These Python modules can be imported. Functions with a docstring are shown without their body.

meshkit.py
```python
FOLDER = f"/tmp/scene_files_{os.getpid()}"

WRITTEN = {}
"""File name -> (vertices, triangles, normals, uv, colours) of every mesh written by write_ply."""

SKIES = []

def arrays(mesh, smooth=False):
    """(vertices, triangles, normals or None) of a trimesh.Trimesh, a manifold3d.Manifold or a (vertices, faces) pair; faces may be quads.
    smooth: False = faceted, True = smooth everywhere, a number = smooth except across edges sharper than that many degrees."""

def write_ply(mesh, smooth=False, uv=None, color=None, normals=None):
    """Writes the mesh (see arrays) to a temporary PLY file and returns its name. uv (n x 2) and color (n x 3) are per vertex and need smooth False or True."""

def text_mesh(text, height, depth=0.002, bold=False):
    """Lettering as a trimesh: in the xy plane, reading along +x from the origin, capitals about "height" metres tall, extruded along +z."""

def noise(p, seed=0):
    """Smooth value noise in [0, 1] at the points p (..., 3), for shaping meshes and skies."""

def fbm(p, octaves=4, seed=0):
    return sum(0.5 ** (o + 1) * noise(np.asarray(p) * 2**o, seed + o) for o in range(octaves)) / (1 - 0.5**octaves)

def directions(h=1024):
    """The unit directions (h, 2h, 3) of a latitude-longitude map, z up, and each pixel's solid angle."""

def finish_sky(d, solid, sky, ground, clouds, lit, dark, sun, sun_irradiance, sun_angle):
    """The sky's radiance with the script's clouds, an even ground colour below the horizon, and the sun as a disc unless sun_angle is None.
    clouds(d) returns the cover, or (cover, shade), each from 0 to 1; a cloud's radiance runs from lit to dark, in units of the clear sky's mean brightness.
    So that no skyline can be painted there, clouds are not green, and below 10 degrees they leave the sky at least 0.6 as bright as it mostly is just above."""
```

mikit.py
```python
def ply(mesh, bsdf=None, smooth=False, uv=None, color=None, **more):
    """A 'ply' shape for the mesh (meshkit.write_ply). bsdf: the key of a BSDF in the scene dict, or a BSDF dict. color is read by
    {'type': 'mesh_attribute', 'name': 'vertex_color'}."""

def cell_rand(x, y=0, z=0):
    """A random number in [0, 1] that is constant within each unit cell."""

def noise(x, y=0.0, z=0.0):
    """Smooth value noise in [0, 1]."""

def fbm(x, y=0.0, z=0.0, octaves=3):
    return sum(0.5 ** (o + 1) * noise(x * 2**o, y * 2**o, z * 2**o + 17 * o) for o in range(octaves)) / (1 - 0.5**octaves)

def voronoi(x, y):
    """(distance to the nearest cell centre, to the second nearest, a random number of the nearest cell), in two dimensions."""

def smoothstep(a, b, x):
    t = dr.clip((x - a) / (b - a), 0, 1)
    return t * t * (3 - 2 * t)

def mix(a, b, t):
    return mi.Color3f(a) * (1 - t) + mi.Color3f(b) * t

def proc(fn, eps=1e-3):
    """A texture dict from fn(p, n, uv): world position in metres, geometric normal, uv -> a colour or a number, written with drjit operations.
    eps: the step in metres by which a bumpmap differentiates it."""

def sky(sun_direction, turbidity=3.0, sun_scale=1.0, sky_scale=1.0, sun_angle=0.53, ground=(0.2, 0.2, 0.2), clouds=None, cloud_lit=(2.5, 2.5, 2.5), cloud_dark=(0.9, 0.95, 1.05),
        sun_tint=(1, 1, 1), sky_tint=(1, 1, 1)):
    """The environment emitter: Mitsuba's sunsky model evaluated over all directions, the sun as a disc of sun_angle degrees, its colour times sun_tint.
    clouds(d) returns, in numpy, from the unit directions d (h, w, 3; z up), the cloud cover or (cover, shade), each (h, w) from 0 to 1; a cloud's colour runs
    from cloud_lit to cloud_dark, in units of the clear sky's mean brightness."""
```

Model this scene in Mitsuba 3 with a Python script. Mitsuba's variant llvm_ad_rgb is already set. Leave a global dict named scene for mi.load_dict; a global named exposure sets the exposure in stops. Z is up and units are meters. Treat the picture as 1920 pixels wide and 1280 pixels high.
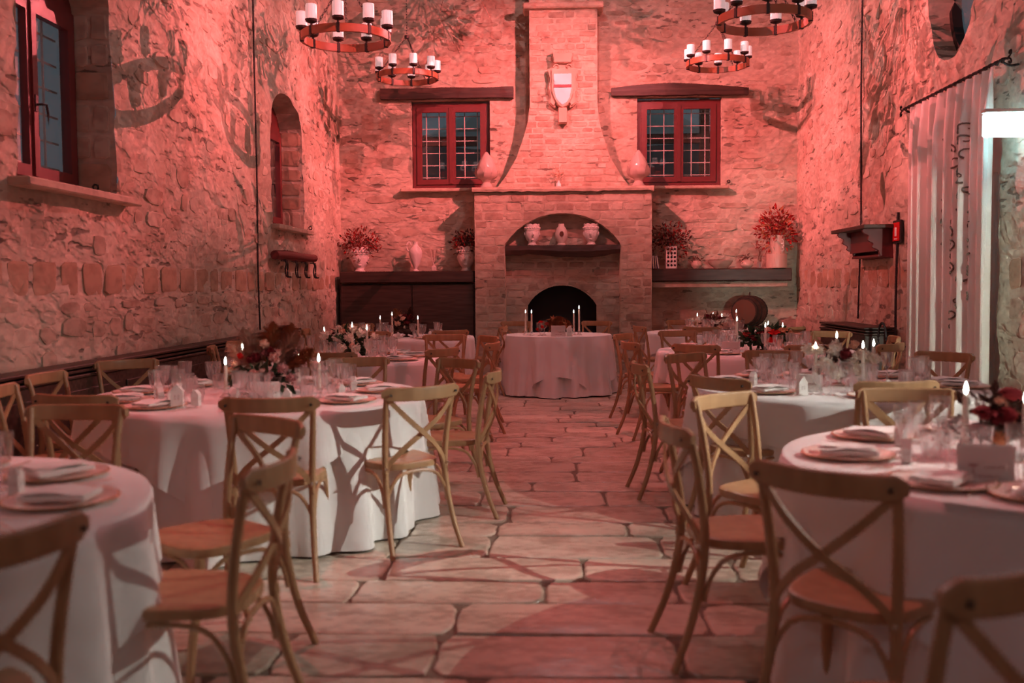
import math, random
import numpy as np, trimesh, mitsuba as mi, mikit, meshkit
from mikit import proc, fbm, noise, smoothstep, mix, voronoi
import drjit as dr
from shapely.geometry import Polygon, Point, box as sbox
from shapely.ops import unary_union
T = mi.ScalarTransform4f
scene, labels = {}, {}
rng = np.random.default_rng(7)
random.seed(7)

# ------------------------------------------------------------------ camera, light, exposure
exposure = 0.0
F, CX, CY, CAM_Z = 1880.0, 960.0, 640.0, 1.40
YAW, PITCH, ROLL = math.atan(78 / F), math.atan(104.5 / F), math.radians(0.4)
FW = np.array([-math.sin(YAW) * math.cos(PITCH), math.cos(YAW) * math.cos(PITCH), -math.sin(PITCH)])
_r0 = np.array([math.cos(YAW), math.sin(YAW), 0.0]); _u0 = np.cross(_r0, FW)
UP = _u0 * math.cos(ROLL) + _r0 * math.sin(ROLL)
EYE = np.array([0, 0, CAM_Z])
scene['camera'] = {'type': 'thinlens', 'fov_axis': 'x', 'fov': math.degrees(2 * math.atan(960 / F)), 'aperture_radius': 0.0085, 'focus_distance': 12.5,
                   'near_clip': 0.05, 'far_clip': 200.0,
                   'to_world': T().look_at(origin=EYE.tolist(), target=(EYE + FW).tolist(), up=UP.tolist())}
scene['dusk'] = {'type': 'constant', 'radiance': {'type': 'rgb', 'value': [0.05, 0.075, 0.09]}, 'sampling_weight': 5.0}

def spot(name, pos, aim, color, cutoff, beam, weight=12.0):
    scene[name] = {'type': 'spot', 'to_world': T().look_at(origin=list(pos), target=list(aim), up=[0.01, 0.02, 1]),
                   'intensity': {'type': 'rgb', 'value': list(color)}, 'cutoff_angle': cutoff, 'beam_width': beam, 'sampling_weight': weight}
RED = np.array([1.0, 0.17, 0.18])
for i, (p, a, k, c, b) in enumerate([
        ((2.4, 11.0, 6.2), (-2.6, 16.5, 3.8), 205, 24, 10), ((2.4, 11.2, 6.2), (-0.2, 16.3, 4.1), 165, 22, 9),
        ((-2.0, 11.0, 6.2), (2.9, 16.5, 3.7), 165, 24, 10), ((-2.0, 11.2, 6.2), (1.1, 16.3, 4.0), 60, 20, 8),
        ((2.0, 15.2, 6.3), (-3.5, 8.3, 4.15), 360, 20, 10), ((2.2, 7.6, 6.2), (-3.5, 11.3, 4.1), 195, 21, 9), ((2.4, 12.5, 6.2), (-3.5, 14.9, 3.95), 155, 21, 9),
        ((-2.0, 14.6, 6.3), (3.95, 9.6, 4.0), 190, 20, 9), ((-2.0, 9.0, 6.2), (3.95, 12.3, 3.8), 170, 22, 9), ((-2.0, 11.6, 6.2), (3.95, 15.2, 3.7), 150, 22, 9),
        ((0.4, 8.3, 6.3), (0.1, 9.3, 0.0), 46, 34, 10), ((-1.6, 5.4, 6.3), (-1.6, 4.7, 0.0), 34, 24, 10), ((1.6, 4.9, 6.3), (1.5, 3.2, 0.0), 24, 20, 8)]):
    spot(f'red_spot_{i}', p, a, RED * k, c, b)
spot('white_spot_0', (3.70, 4.30, 2.5), (-0.65, 5.1, 0.16), (32, 33.5, 30.5), 10.5, 5, 10.0)
spot('white_spot_1', (3.70, 4.30, 2.5), (1.15, 4.65, 0.45), (24, 25, 22.5), 34, 24, 14.0)
spot('white_spot_2', (3.30, 3.90, 1.1), (3.84, 9.7, 1.35), (62, 72, 62), 11, 8, 8.0)
scene['rear_lamp_0'] = {'type': 'point', 'position': [-1.2, -2.6, 3.4], 'intensity': {'type': 'rgb', 'value': [1.9, 1.65, 1.8]}, 'sampling_weight': 8.0}
scene['rear_lamp_1'] = {'type': 'point', 'position': [1.8, -2.6, 3.4], 'intensity': {'type': 'rgb', 'value': [1.9, 1.65, 1.8]}, 'sampling_weight': 8.0}
scene['hall_lamp_0'] = {'type': 'point', 'position': [0.3, 6.4, 6.3], 'intensity': {'type': 'rgb', 'value': [6.0, 4.5, 5.0]}, 'sampling_weight': 8.0}
scene['hall_lamp_1'] = {'type': 'point', 'position': [0.3, 12.5, 6.3], 'intensity': {'type': 'rgb', 'value': [11.0, 7.6, 7.8]}, 'sampling_weight': 8.0}

# ------------------------------------------------------------------ materials
def two(b): return {'type': 'twosided', 'bsdf': b}
def rgb(*c): return {'type': 'rgb', 'value': list(c)}
def mat(name, base, rough=0.6, metallic=0.0, bump=None, scale=0.002, spec=0.5, **kw):
    b = {'type': 'principled', 'base_color': base if isinstance(base, dict) else rgb(*base), 'roughness': rough, 'metallic': metallic, 'specular': spec, **kw}
    if bump is not None: b = {'type': 'bumpmap', 'arbitrary': bump, 'scale': scale, 'bsdf': b}
    scene['m_' + name] = two(b)
def plain(name, c): scene['m_' + name] = two({'type': 'diffuse', 'reflectance': rgb(*c)})

def f_mortar(p, n, uv):
    a = fbm(p.x * 2.1, p.y * 2.1, p.z * 2.6, 4); b = fbm(p.x * 17, p.y * 17, p.z * 23, 3)
    c = mix([0.44, 0.36, 0.28], [0.58, 0.50, 0.40], smoothstep(0.3, 0.7, a))
    chip = smoothstep(0.60, 0.68, fbm(p.x * 7 + 2, p.y * 7, p.z * 17, 3)) * smoothstep(0.45, 0.6, noise(p.x * 1.7, p.y * 1.7, p.z * 2.3 + 9))
    return c * (0.72 + 0.45 * b) * (1 - 0.55 * chip)
def f_rough(p, n, uv):
    a = fbm(p.x * 5, p.y * 5, p.z * 9, 4); b = fbm(p.x * 26 + 3 * a, p.y * 26, p.z * 40, 3)
    return smoothstep(0.42, 0.62, a) * 0.9 + b * 0.6 - 0.5 * smoothstep(0.60, 0.68, fbm(p.x * 7 + 2, p.y * 7, p.z * 17, 3))
def f_stone(base, dark):
    def fn(p, n, uv):
        a = fbm(p.x * 11, p.y * 11, p.z * 13, 4); b = noise(p.x * 2.7, p.y * 2.7, p.z * 3.9)
        return mix(dark, base, smoothstep(0.25, 0.65, a)) * (0.78 + 0.4 * b)
    return fn
def f_fine(p, n, uv): return fbm(p.x * 30, p.y * 30, p.z * 30, 3)
mat('mortar', proc(f_mortar), 0.95, bump=proc(f_rough, 4e-3), scale=0.016, spec=0.15)
_b = proc(f_fine, 3e-3)
mat('stone_0', proc(f_stone([0.52, 0.43, 0.335], [0.40, 0.31, 0.24])), 0.95, bump=_b, scale=0.012, spec=0.15)
mat('stone_1', proc(f_stone([0.48, 0.385, 0.30], [0.34, 0.255, 0.195])), 0.95, bump=_b, scale=0.012, spec=0.15)
mat('stone_2', proc(f_stone([0.56, 0.48, 0.385], [0.44, 0.36, 0.285])), 0.95, bump=_b, scale=0.012, spec=0.15)
mat('tan_stone', proc(f_stone([0.42, 0.30, 0.215], [0.33, 0.225, 0.16])), 0.95, bump=_b, scale=0.006, spec=0.15)
mat('tufa_0', proc(f_stone([0.50, 0.40, 0.315], [0.39, 0.30, 0.235])), 0.95, bump=_b, scale=0.008, spec=0.15)
mat('tufa_1', proc(f_stone([0.42, 0.32, 0.25], [0.31, 0.225, 0.175])), 0.95, bump=_b, scale=0.008, spec=0.15)
def f_tile(base, dark):
    def fn(p, n, uv):
        a = fbm(p.x * 4, p.y * 7, 0.0, 4); b = fbm(p.x * 20, p.y * 34, 3.0, 3); v = noise(p.x * 1.3, p.y * 1.9, 5.0)
        return mix(dark, base, smoothstep(0.28, 0.62, a * 0.6 + b * 0.4)) * (0.8 + 0.35 * v)
    return fn
def f_tilebump(p, n, uv): return fbm(p.x * 9, p.y * 14, 0.0, 4) + 0.25 * fbm(p.x * 60, p.y * 70, 1.0, 2)
_b = proc(f_tilebump, 3e-3)
for i, (c, d) in enumerate([([0.48, 0.39, 0.31], [0.31, 0.235, 0.18]), ([0.44, 0.35, 0.275], [0.29, 0.215, 0.16]), ([0.52, 0.43, 0.345], [0.34, 0.265, 0.205])]):
    mat(f'tile_{i}', proc(f_tile(c, d)), 0.26, bump=_b, scale=0.0045, spec=0.5)
mat('grout', [0.15, 0.11, 0.08], 0.9)
def f_chairwood(p, n, uv):
    a = fbm(p.x * 30, p.y * 30, p.z * 7, 3)
    return mix([0.30, 0.155, 0.075], [0.43, 0.25, 0.13], a)
mat('chair_wood', proc(f_chairwood), 0.36, spec=0.5)
def f_darkwood(p, n, uv):
    a = fbm(p.x * 4, p.y * 40, p.z * 30, 3)
    return mix([0.020, 0.012, 0.009], [0.075, 0.040, 0.028], a)
mat('dark_wood', proc(f_darkwood), 0.45)
mat('window_wood', [0.13, 0.026, 0.026], 0.40)
mat('ring_wood', [0.33, 0.115, 0.06], 0.42)
mat('iron', [0.028, 0.022, 0.020], 0.5, metallic=0.3)
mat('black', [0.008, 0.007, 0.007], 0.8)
mat('cable_black', [0.02, 0.015, 0.015], 0.6)
mat('ceramic', [0.80, 0.74, 0.70], 0.25)
mat('ceramic_matte', [0.70, 0.60, 0.54], 0.55)
mat('terracotta', [0.55, 0.40, 0.33], 0.4)
mat('finial_glaze', [0.46, 0.38, 0.33], 0.16)
mat('crest_stone', [0.50, 0.36, 0.28], 0.85)
mat('crest_panel', [0.66, 0.60, 0.62], 0.4); mat('crest_band', [0.25, 0.05, 0.06], 0.5)
mat('wax', [0.86, 0.78, 0.66], 0.5); mat('frosted', [0.93, 0.90, 0.90], 0.35)
mat('paper', [0.86, 0.83, 0.79], 0.8); mat('card_grey', [0.62, 0.55, 0.53], 0.8); mat('ink', [0.30, 0.12, 0.11], 0.8)
def f_cloth(p, n, uv): return mix([0.72, 0.69, 0.68], [0.80, 0.77, 0.75], fbm(p.x * 6, p.y * 6, p.z * 6, 2))
mat('linen', proc(f_cloth), 0.9, spec=0.1, sheen=0.3)
mat('napkin', [0.86, 0.83, 0.80], 0.9, spec=0.1)
mat('plate', [0.78, 0.62, 0.56], 0.12); mat('gold', [0.85, 0.55, 0.30], 0.22, metallic=1.0); mat('silver', [0.86, 0.80, 0.76], 0.18, metallic=1.0)
scene['m_crystal'] = {'type': 'blendbsdf', 'weight': 0.11, 'a': {'type': 'thindielectric', 'int_ior': 1.52}, 'b': two({'type': 'principled', 'base_color': rgb(0.92, 0.90, 0.90), 'metallic': 0.8, 'roughness': 0.16})}
scene['m_pane_glass'] = {'type': 'thindielectric', 'int_ior': 1.5}
scene['m_curtain_cloth'] = {'type': 'principledthin', 'base_color': rgb(0.90, 0.86, 0.80), 'roughness': 0.8, 'diff_trans': 0.22, 'spec_trans': 0.0}
plain('embroidery_thread', (0.16, 0.12, 0.10))
for n, c in dict(rose=(0.62, 0.38, 0.33), dusty=(0.40, 0.20, 0.20), burgundy=(0.13, 0.018, 0.022), red=(0.55, 0.02, 0.02), cream=(0.86, 0.80, 0.70), orange=(0.62, 0.27, 0.14), peach=(0.75, 0.50, 0.38),
                 pampas=(0.47, 0.29, 0.22), rust=(0.38, 0.15, 0.075), leaf=(0.045, 0.06, 0.035), olive=(0.16, 0.15, 0.07), dry_red=(0.30, 0.035, 0.03), dry_brown=(0.16, 0.07, 0.05), dry_dark=(0.055, 0.03, 0.025)).items():
    plain(n, c)
plain('book_blue', (0.22, 0.18, 0.38)); plain('book_grey', (0.35, 0.30, 0.36)); plain('outside_wall', (0.16, 0.16, 0.17)); plain('alarm_red', (0.6, 0.03, 0.03))
mat('ceiling_wood', [0.16, 0.09, 0.06], 0.8); mat('plaster', [0.70, 0.64, 0.58], 0.9)

# ------------------------------------------------------------------ helpers
def M4(x=0, y=0, z=0, rz=0.0, s=1.0): return T().translate([float(x), float(y), float(z)]).rotate([0, 0, 1], float(rz)).scale(float(s))
def numbered(base, taken):
    if base not in taken: return base
    i = 1
    while f'{base}_{i:03d}' in taken: i += 1
    return f'{base}_{i:03d}'
_next = {}
def key_for(base):
    i = _next.get(base, 0); _next[base] = i + 1
    return base if i == 0 else f'{base}_{i:03d}'
def part(parent, name, shape, tw=None, label=None, kind=None):
    k = key_for(f'{parent}__{name}')
    scene[k] = shape if tw is None else {**shape, 'to_world': tw}
    if label or kind: labels[k] = {**({'label': label} if label else {}), **({'kind': kind} if kind else {})}
    return k
def thing(name, label, cat, group=None, kind=None):
    k = key_for(name); labels[k] = {'label': label, 'category': cat}
    if group: labels[k]['group'] = group
    if kind: labels[k]['kind'] = kind
    return k
def single(name, shape, label, cat, group=None, tw=None, kind=None):
    k = thing(name, label, cat, group, kind)
    scene[k] = shape if tw is None else {**shape, 'to_world': tw}
    return k
def struct(name, label=None, shape=None):
    labels[name] = {'kind': 'structure', **({'label': label} if label else {})}; _next[name] = 1
    if shape is not None: scene[name] = shape
    return name
def cat(*ms):
    ms = [m for m in ms if m is not None]
    return trimesh.util.concatenate(ms) if len(ms) > 1 else ms[0]
def tri(v, f):
    f = np.asarray(f)
    if f.shape[1] == 4: f = np.vstack([f[:, [0, 1, 2]], f[:, [0, 2, 3]]])
    return trimesh.Trimesh(np.asarray(v, float), f, process=False)
def mv(m, x=0, y=0, z=0, rx=0, ry=0, rz=0):
    m = m.copy(); A = np.eye(4)
    for ang, ax in ((rx, [1, 0, 0]), (ry, [0, 1, 0]), (rz, [0, 0, 1])):
        if ang: A = trimesh.transformations.rotation_matrix(math.radians(ang), ax) @ A
    A[:3, 3] = [x, y, z]; m.apply_transform(A); return m
def bx(sx, sy, sz, x=0, y=0, z=0, c=0.004, **r):
    """chamfered box, centred at x, y, z"""
    c = min(c, sx * .3, sy * .3, sz * .3); pts = []
    for a in (-1, 1):
        for b in (-1, 1):
            for d in (-1, 1):
                h = np.array([a * sx / 2, b * sy / 2, d * sz / 2])
                for k in range(3):
                    q = h - np.array([a, b, d]) * c; q[k] = h[k]; pts.append(q)
    m = trimesh.Trimesh(pts).convex_hull
    return mv(m, x, y, z, **r)
def smoothpath(P, n=6):
    P = np.asarray(P, float)
    if len(P) < 3: return P
    Q = np.vstack([2 * P[0] - P[1], P, 2 * P[-1] - P[-2]]); out = []
    for i in range(1, len(Q) - 2):
        for t in np.linspace(0, 1, n, endpoint=False):
            a, b, c, d = Q[i - 1], Q[i], Q[i + 1], Q[i + 2]
            out.append(0.5 * ((2 * b) + (-a + c) * t + (2 * a - 5 * b + 4 * c - d) * t * t + (-a + 3 * b - 3 * c + d) * t ** 3))
    out.append(P[-1]); return np.array(out)
def sweep(P, section, closed=False):
    """section: per point an (n,2) outline in the frame (side, up)"""
    P = np.asarray(P, float); t = np.gradient(P, axis=0)
    if closed: t = np.roll(P, -1, 0) - np.roll(P, 1, 0)
    t /= np.linalg.norm(t, axis=1, keepdims=True) + 1e-12
    ref = np.array([0, 0, 1.0]) if abs(t[:, 2]).mean() < 0.8 else np.array([1.0, 0, 0])
    a = np.cross(t, ref); a /= np.linalg.norm(a, axis=1, keepdims=True) + 1e-12
    b = np.cross(a, t); n = len(P); s = np.asarray(section, float)
    if s.ndim == 2: s = np.broadcast_to(s, (n, *s.shape))
    k = s.shape[1]
    v = (P[:, None] + s[:, :, :1] * a[:, None] + s[:, :, 1:] * b[:, None]).reshape(-1, 3); f = []
    for i in range(n if closed else n - 1):
        j = (i + 1) % n
        for q in range(k):
            r = (q + 1) % k; f.append([i * k + q, i * k + r, j * k + r, j * k + q])
    f = np.array(f); f = np.vstack([f[:, [0, 1, 2]], f[:, [0, 2, 3]]])
    if not closed:
        caps = [[0, i + 1, i] for i in range(1, k - 1)] + [[(n - 1) * k, (n - 1) * k + i, (n - 1) * k + i + 1] for i in range(1, k - 1)]
        f = np.vstack([f, caps])
    return trimesh.Trimesh(v, f, process=False)
def tube(P, r, n=8, smooth=0, closed=False):
    P = np.asarray(P, float); r = np.broadcast_to(np.asarray(r, float), (len(P),))
    if smooth:
        R = smoothpath(np.c_[P, r], smooth); P, r = R[:, :3], R[:, 3]
    a = np.arange(n) * 2 * np.pi / n
    return sweep(P, r[:, None, None] * np.stack([np.cos(a), np.sin(a)], -1)[None], closed)
def strip(P, w, h, smooth=0):
    P = np.asarray(P, float)
    if smooth: P = smoothpath(P, smooth)
    return sweep(P, np.array([[-w / 2, -h / 2], [w / 2, -h / 2], [w / 2, h / 2], [-w / 2, h / 2]]))
def lathe(prof, n=24, mod=None):
    prof = np.asarray(prof, float); th = np.arange(n) * 2 * np.pi / n; k = len(prof)
    R = np.broadcast_to(prof[:, :1], (k, n)).copy()
    if mod is not None: R = R * mod(prof[:, 1][:, None], th[None])
    v = np.stack([R * np.cos(th), R * np.sin(th), np.broadcast_to(prof[:, 1:], (k, n))], -1).reshape(-1, 3); f = []
    for i in range(k - 1):
        for q in range(n):
            r = (q + 1) % n; f.append([i * n + q, i * n + r, (i + 1) * n + r, (i + 1) * n + q])
    m = tri(v, f); m.merge_vertices(); m.update_faces(m.nondegenerate_faces()); return m
def cyl(r, h, n=16, r2=None, c=0.0):
    r2 = r if r2 is None else r2
    return lathe([[0, 0], [max(r - c, 1e-4), 0], [r, c], [r2, h - c], [max(r2 - c, 1e-4), h], [0, h]] if c else [[0, 0], [r, 0], [r2, h], [0, h]], n)
def extr(poly, h): return trimesh.creation.extrude_polygon(poly, h, engine='earcut')
def P(mesh, m, smooth=False): return mikit.ply(mesh, 'm_' + m, smooth)
def ico(r, sub=1, sx=1, sy=1, sz=1):
    m = trimesh.creation.icosphere(subdivisions=sub, radius=r); m.apply_scale([sx, sy, sz]); return m
XL, XR, YB, YR, ZC = -3.5, 3.95, 16.5, -3.6, 6.9

# ------------------------------------------------------------------ walls with rubble stones
def frame_map(side):
    if side == 'left': return lambda u, v, t: np.stack([XL + t, u, v], -1)
    if side == 'right': return lambda u, v, t: np.stack([XR - t, u, v], -1)
    if side == 'back': return lambda u, v, t: np.stack([u, YB - t, v], -1)
def wall_base(fm, u0, u1, v0, v1, holes, cell=0.065, depth=0.34, amp=0.034):
    full = sbox(u0, v0, u1, v1); hole = unary_union(holes) if holes else Polygon()
    us = np.linspace(u0, u1, int((u1 - u0) / cell) + 1); vs = np.linspace(v0, v1, int((v1 - v0) / cell) + 1)
    V, Fc, idx = [], [], {}
    def vid(u, v):
        k = (round(u, 5), round(v, 5))
        if k not in idx: idx[k] = len(V); V.append(k)
        return idx[k]
    for i in range(len(us) - 1):
        for j in range(len(vs) - 1):
            c = sbox(us[i], vs[j], us[i + 1], vs[j + 1])
            if not hole.is_empty and c.intersects(hole):
                d = c.difference(hole)
                for g in getattr(d, 'geoms', [d]):
                    if g.is_empty or g.area < 1e-7 or g.geom_type != 'Polygon': continue
                    vv, ff = trimesh.creation.triangulate_polygon(g, engine='earcut')
                    ids = [vid(*q) for q in vv]
                    Fc += [[ids[a] for a in t] for t in ff]
            else:
                a, b, cc, d = vid(us[i], vs[j]), vid(us[i + 1], vs[j]), vid(us[i + 1], vs[j + 1]), vid(us[i], vs[j + 1])
                Fc += [[a, b, cc], [a, cc, d]]
    V = np.array(V); t = wall_t(V[:, 0], V[:, 1], amp)
    ms = [trimesh.Trimesh(fm(V[:, 0], V[:, 1], t), np.array(Fc), process=False)]
    for h in holes:
        ring = np.array(h.exterior.segmentize(0.15).coords)[:-1]; n = len(ring)
        ts = [0.03, -0.05, -depth * .5, -depth]
        v = np.vstack([fm(ring[:, 0], ring[:, 1], np.minimum(np.full(n, q), wall_t(ring[:, 0], ring[:, 1], amp))) for q in ts])
        f = [[k * n + i, k * n + (i + 1) % n, (k + 1) * n + (i + 1) % n, (k + 1) * n + i] for k in range(len(ts) - 1) for i in range(n)]
        ms.append(tri(v, f))
    return cat(*ms)
def wall_t(u, v, amp):
    p = np.stack([u * 2.3, v * 2.9, u * 0 + 1.7], -1); q = np.stack([u * 6.1, v * 6.7, u * 0 + 4.1], -1)
    t = amp * (meshkit.noise(p, 3) * 1.2 + meshkit.noise(q, 5) * 0.8 - 1.0)
    w = np.stack([u * 5.0 + 2 * meshkit.noise(q, 8), v * 12.0, u * 0 + 2.2], -1); up = np.clip((v - 1.55) / .25, 0, 1)
    rid = np.clip(1 - np.abs(meshkit.noise(w, 9) - .5) * 7, 0, 1) * np.clip(meshkit.noise(p * 1.3, 12) * 3 - 1.0, 0, 1)
    return t + rid * (0.006 + 0.012 * up) + 0.010 * up * meshkit.noise(np.stack([u * 14, v * 20, u * 0], -1), 4)
def stone_mesh(fm, u, v, w, h, d, r, t0=None, n=9, amp=0.034, square=3.0):
    a = np.arange(n) * 2 * np.pi / n + r.uniform(0, 1)
    c, s = np.cos(a), np.sin(a); e = 2 / square
    j = 0.80 if square < 3 else 0.88
    x = np.sign(c) * np.abs(c) ** e * w / 2 * r.uniform(j, 1.05, n); y = np.sign(s) * np.abs(s) ** e * h / 2 * r.uniform(j, 1.05, n)
    tilt = r.uniform(-.3, .3, 2); t_ = float(wall_t(np.array(u), np.array(v), amp)) if t0 is None else t0
    rings = [(1.0, -0.03), (0.96, d * 0.6), (0.80, d)]; V = []
    for k, q in rings:
        V.append(fm(u + x * k, v + y * k, t_ + q + (q > 0) * (d * tilt[0] * x / w + d * tilt[1] * y / h + d * r.uniform(-.12, .12, n))))
    V = np.vstack(V + [fm(np.array([u]), np.array([v]), np.array([t_ + d * 1.05]))]); f = []
    for k in range(2):
        for i in range(n): f += [[k * n + i, k * n + (i + 1) % n, (k + 1) * n + (i + 1) % n], [k * n + i, (k + 1) * n + (i + 1) % n, (k + 1) * n + i]]
    for i in range(n): f.append([2 * n + i, 2 * n + (i + 1) % n, 3 * n])
    return trimesh.Trimesh(V, np.array(f), process=False)
def rubble(parent, fm, u0, u1, v0, v1, holes, r, band=None, most=296, hid=None, rows=(0.13, 0.24), widths=(0.17, 0.46), mats=('stone_0', 'stone_1', 'stone_2'), sparse=0.36):
    hole = unary_union(holes).buffer(0.02) if holes else Polygon()
    found, v = [], v0
    while v < v1:
        inband = band and band[0] - 0.06 < v < band[1] - 0.05
        h = r.uniform(*rows)
        if band and v < band[0] < v + h + .05: h = max(0.1, band[0] - v)
        if inband: h = band[1] - v
        u = u0 + r.uniform(-0.1, 0.1)
        while u < u1:
            w = r.uniform(0.26, 0.42) if inband else r.uniform(*widths)
            gap = r.uniform(0.02, 0.06)
            cu, cv = u + w / 2, v + h / 2 + (0 if inband else r.uniform(-.025, .025))
            b = sbox(cu - w / 2, cv - h / 2, cu + w / 2, cv + h / 2)
            if cu - w / 2 > u0 and cu + w / 2 < u1 and not (not hole.is_empty and hole.intersects(b)) and (hid is None or not hid(cu, cv)) and r.random() < (1 if inband else 0.9 if cv < 1.4 else sparse):
                sh = 1.0 if inband else r.uniform(0.72, 0.95)
                flat = inband or cv < 1.3
                found.append((stone_mesh(fm, cu, cv, w, h * sh, r.uniform(0.004, 0.008) if flat else r.uniform(0.003, 0.008), r, n=8 if inband else int(r.integers(7, 12)), square=6 if inband else 2.7),
                              'tan_stone' if inband else mats[int(r.integers(len(mats)))], w * h, fm(np.array(cu), np.array(cv), np.array(0.0))))
            u += w + gap
        v += h + r.uniform(0.015, 0.04)
    size = [a / (np.linalg.norm(c - EYE) ** 2) for _, _, a, c in found]
    order = np.argsort(size)[::-1]; rest = []
    for rank, i in enumerate(order):
        m, name, _, _ = found[i]
        if rank < most: part(parent, 'stone', P(m, name, False))
        else: rest.append(m)
    if rest: part(parent, 'small_stones', P(cat(*rest), 'stone_0'), kind='stuff', label='small rubble stones of the wall')

def arch_poly(u0, u1, v0, spring, rise, n=14):
    c = (u0 + u1) / 2; w = (u1 - u0) / 2
    top = [(c + w * math.cos(a), spring + rise * math.sin(a)) for a in np.linspace(0, math.pi, n)]
    return Polygon([(u0, v0), (u1, v0)] + top)
W1 = arch_poly(6.48, 7.93, 2.08, 3.52, 0.42); W2 = arch_poly(12.42, 13.98, 2.14, 3.50, 0.42)
DOOR = arch_poly(9.07, 11.05, 0.0, 2.70, 0.40)
OCU = Polygon([(10.25 + 0.62 * math.cos(a), 4.33 + 0.72 * math.sin(a)) for a in np.linspace(0, 2 * math.pi, 30)[:-1]])
WBL, WBR = sbox(-2.31, 2.98, -1.02, 4.42), sbox(1.37, 2.98, 2.73, 4.43)
FML, FMR, FMB = frame_map('left'), frame_map('right'), frame_map('back')
struct('wall_left', 'rough limestone rubble wall along the left side', P(wall_base(FML, YR, YB + .02, -.02, ZC, [W1, W2]), 'mortar', False))
struct('wall_right', 'rough limestone rubble wall along the right side', P(wall_base(FMR, YR, YB + .02, -.02, ZC, [DOOR, OCU]), 'mortar', False))
struct('wall_back', 'limestone rubble wall behind the fireplace', P(wall_base(FMB, XL - .02, XR + .02, -.02, ZC, [WBL, WBR], depth=0.2), 'mortar', False))
rubble('wall_left', FML, 5.6, 16.45, 0.55, 5.35, [W1, W2], np.random.default_rng(1), band=(1.33, 1.60), hid=lambda u, v: v > 1.4 + 0.31 * u + .1)
rubble('wall_right', FMR, 8.2, 16.45, 0.45, 5.5, [DOOR, OCU], np.random.default_rng(2), band=(1.30, 1.62), hid=lambda u, v: v > 1.4 + 0.31 * u + .1)
hide_b = lambda u, v: (-1.2 < u < 1.5 and v < 2.9) or (-0.35 < u < 0.7 and v > 2.9) or (u < -1.2 and v < 1.62) or v > 6.3
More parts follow.
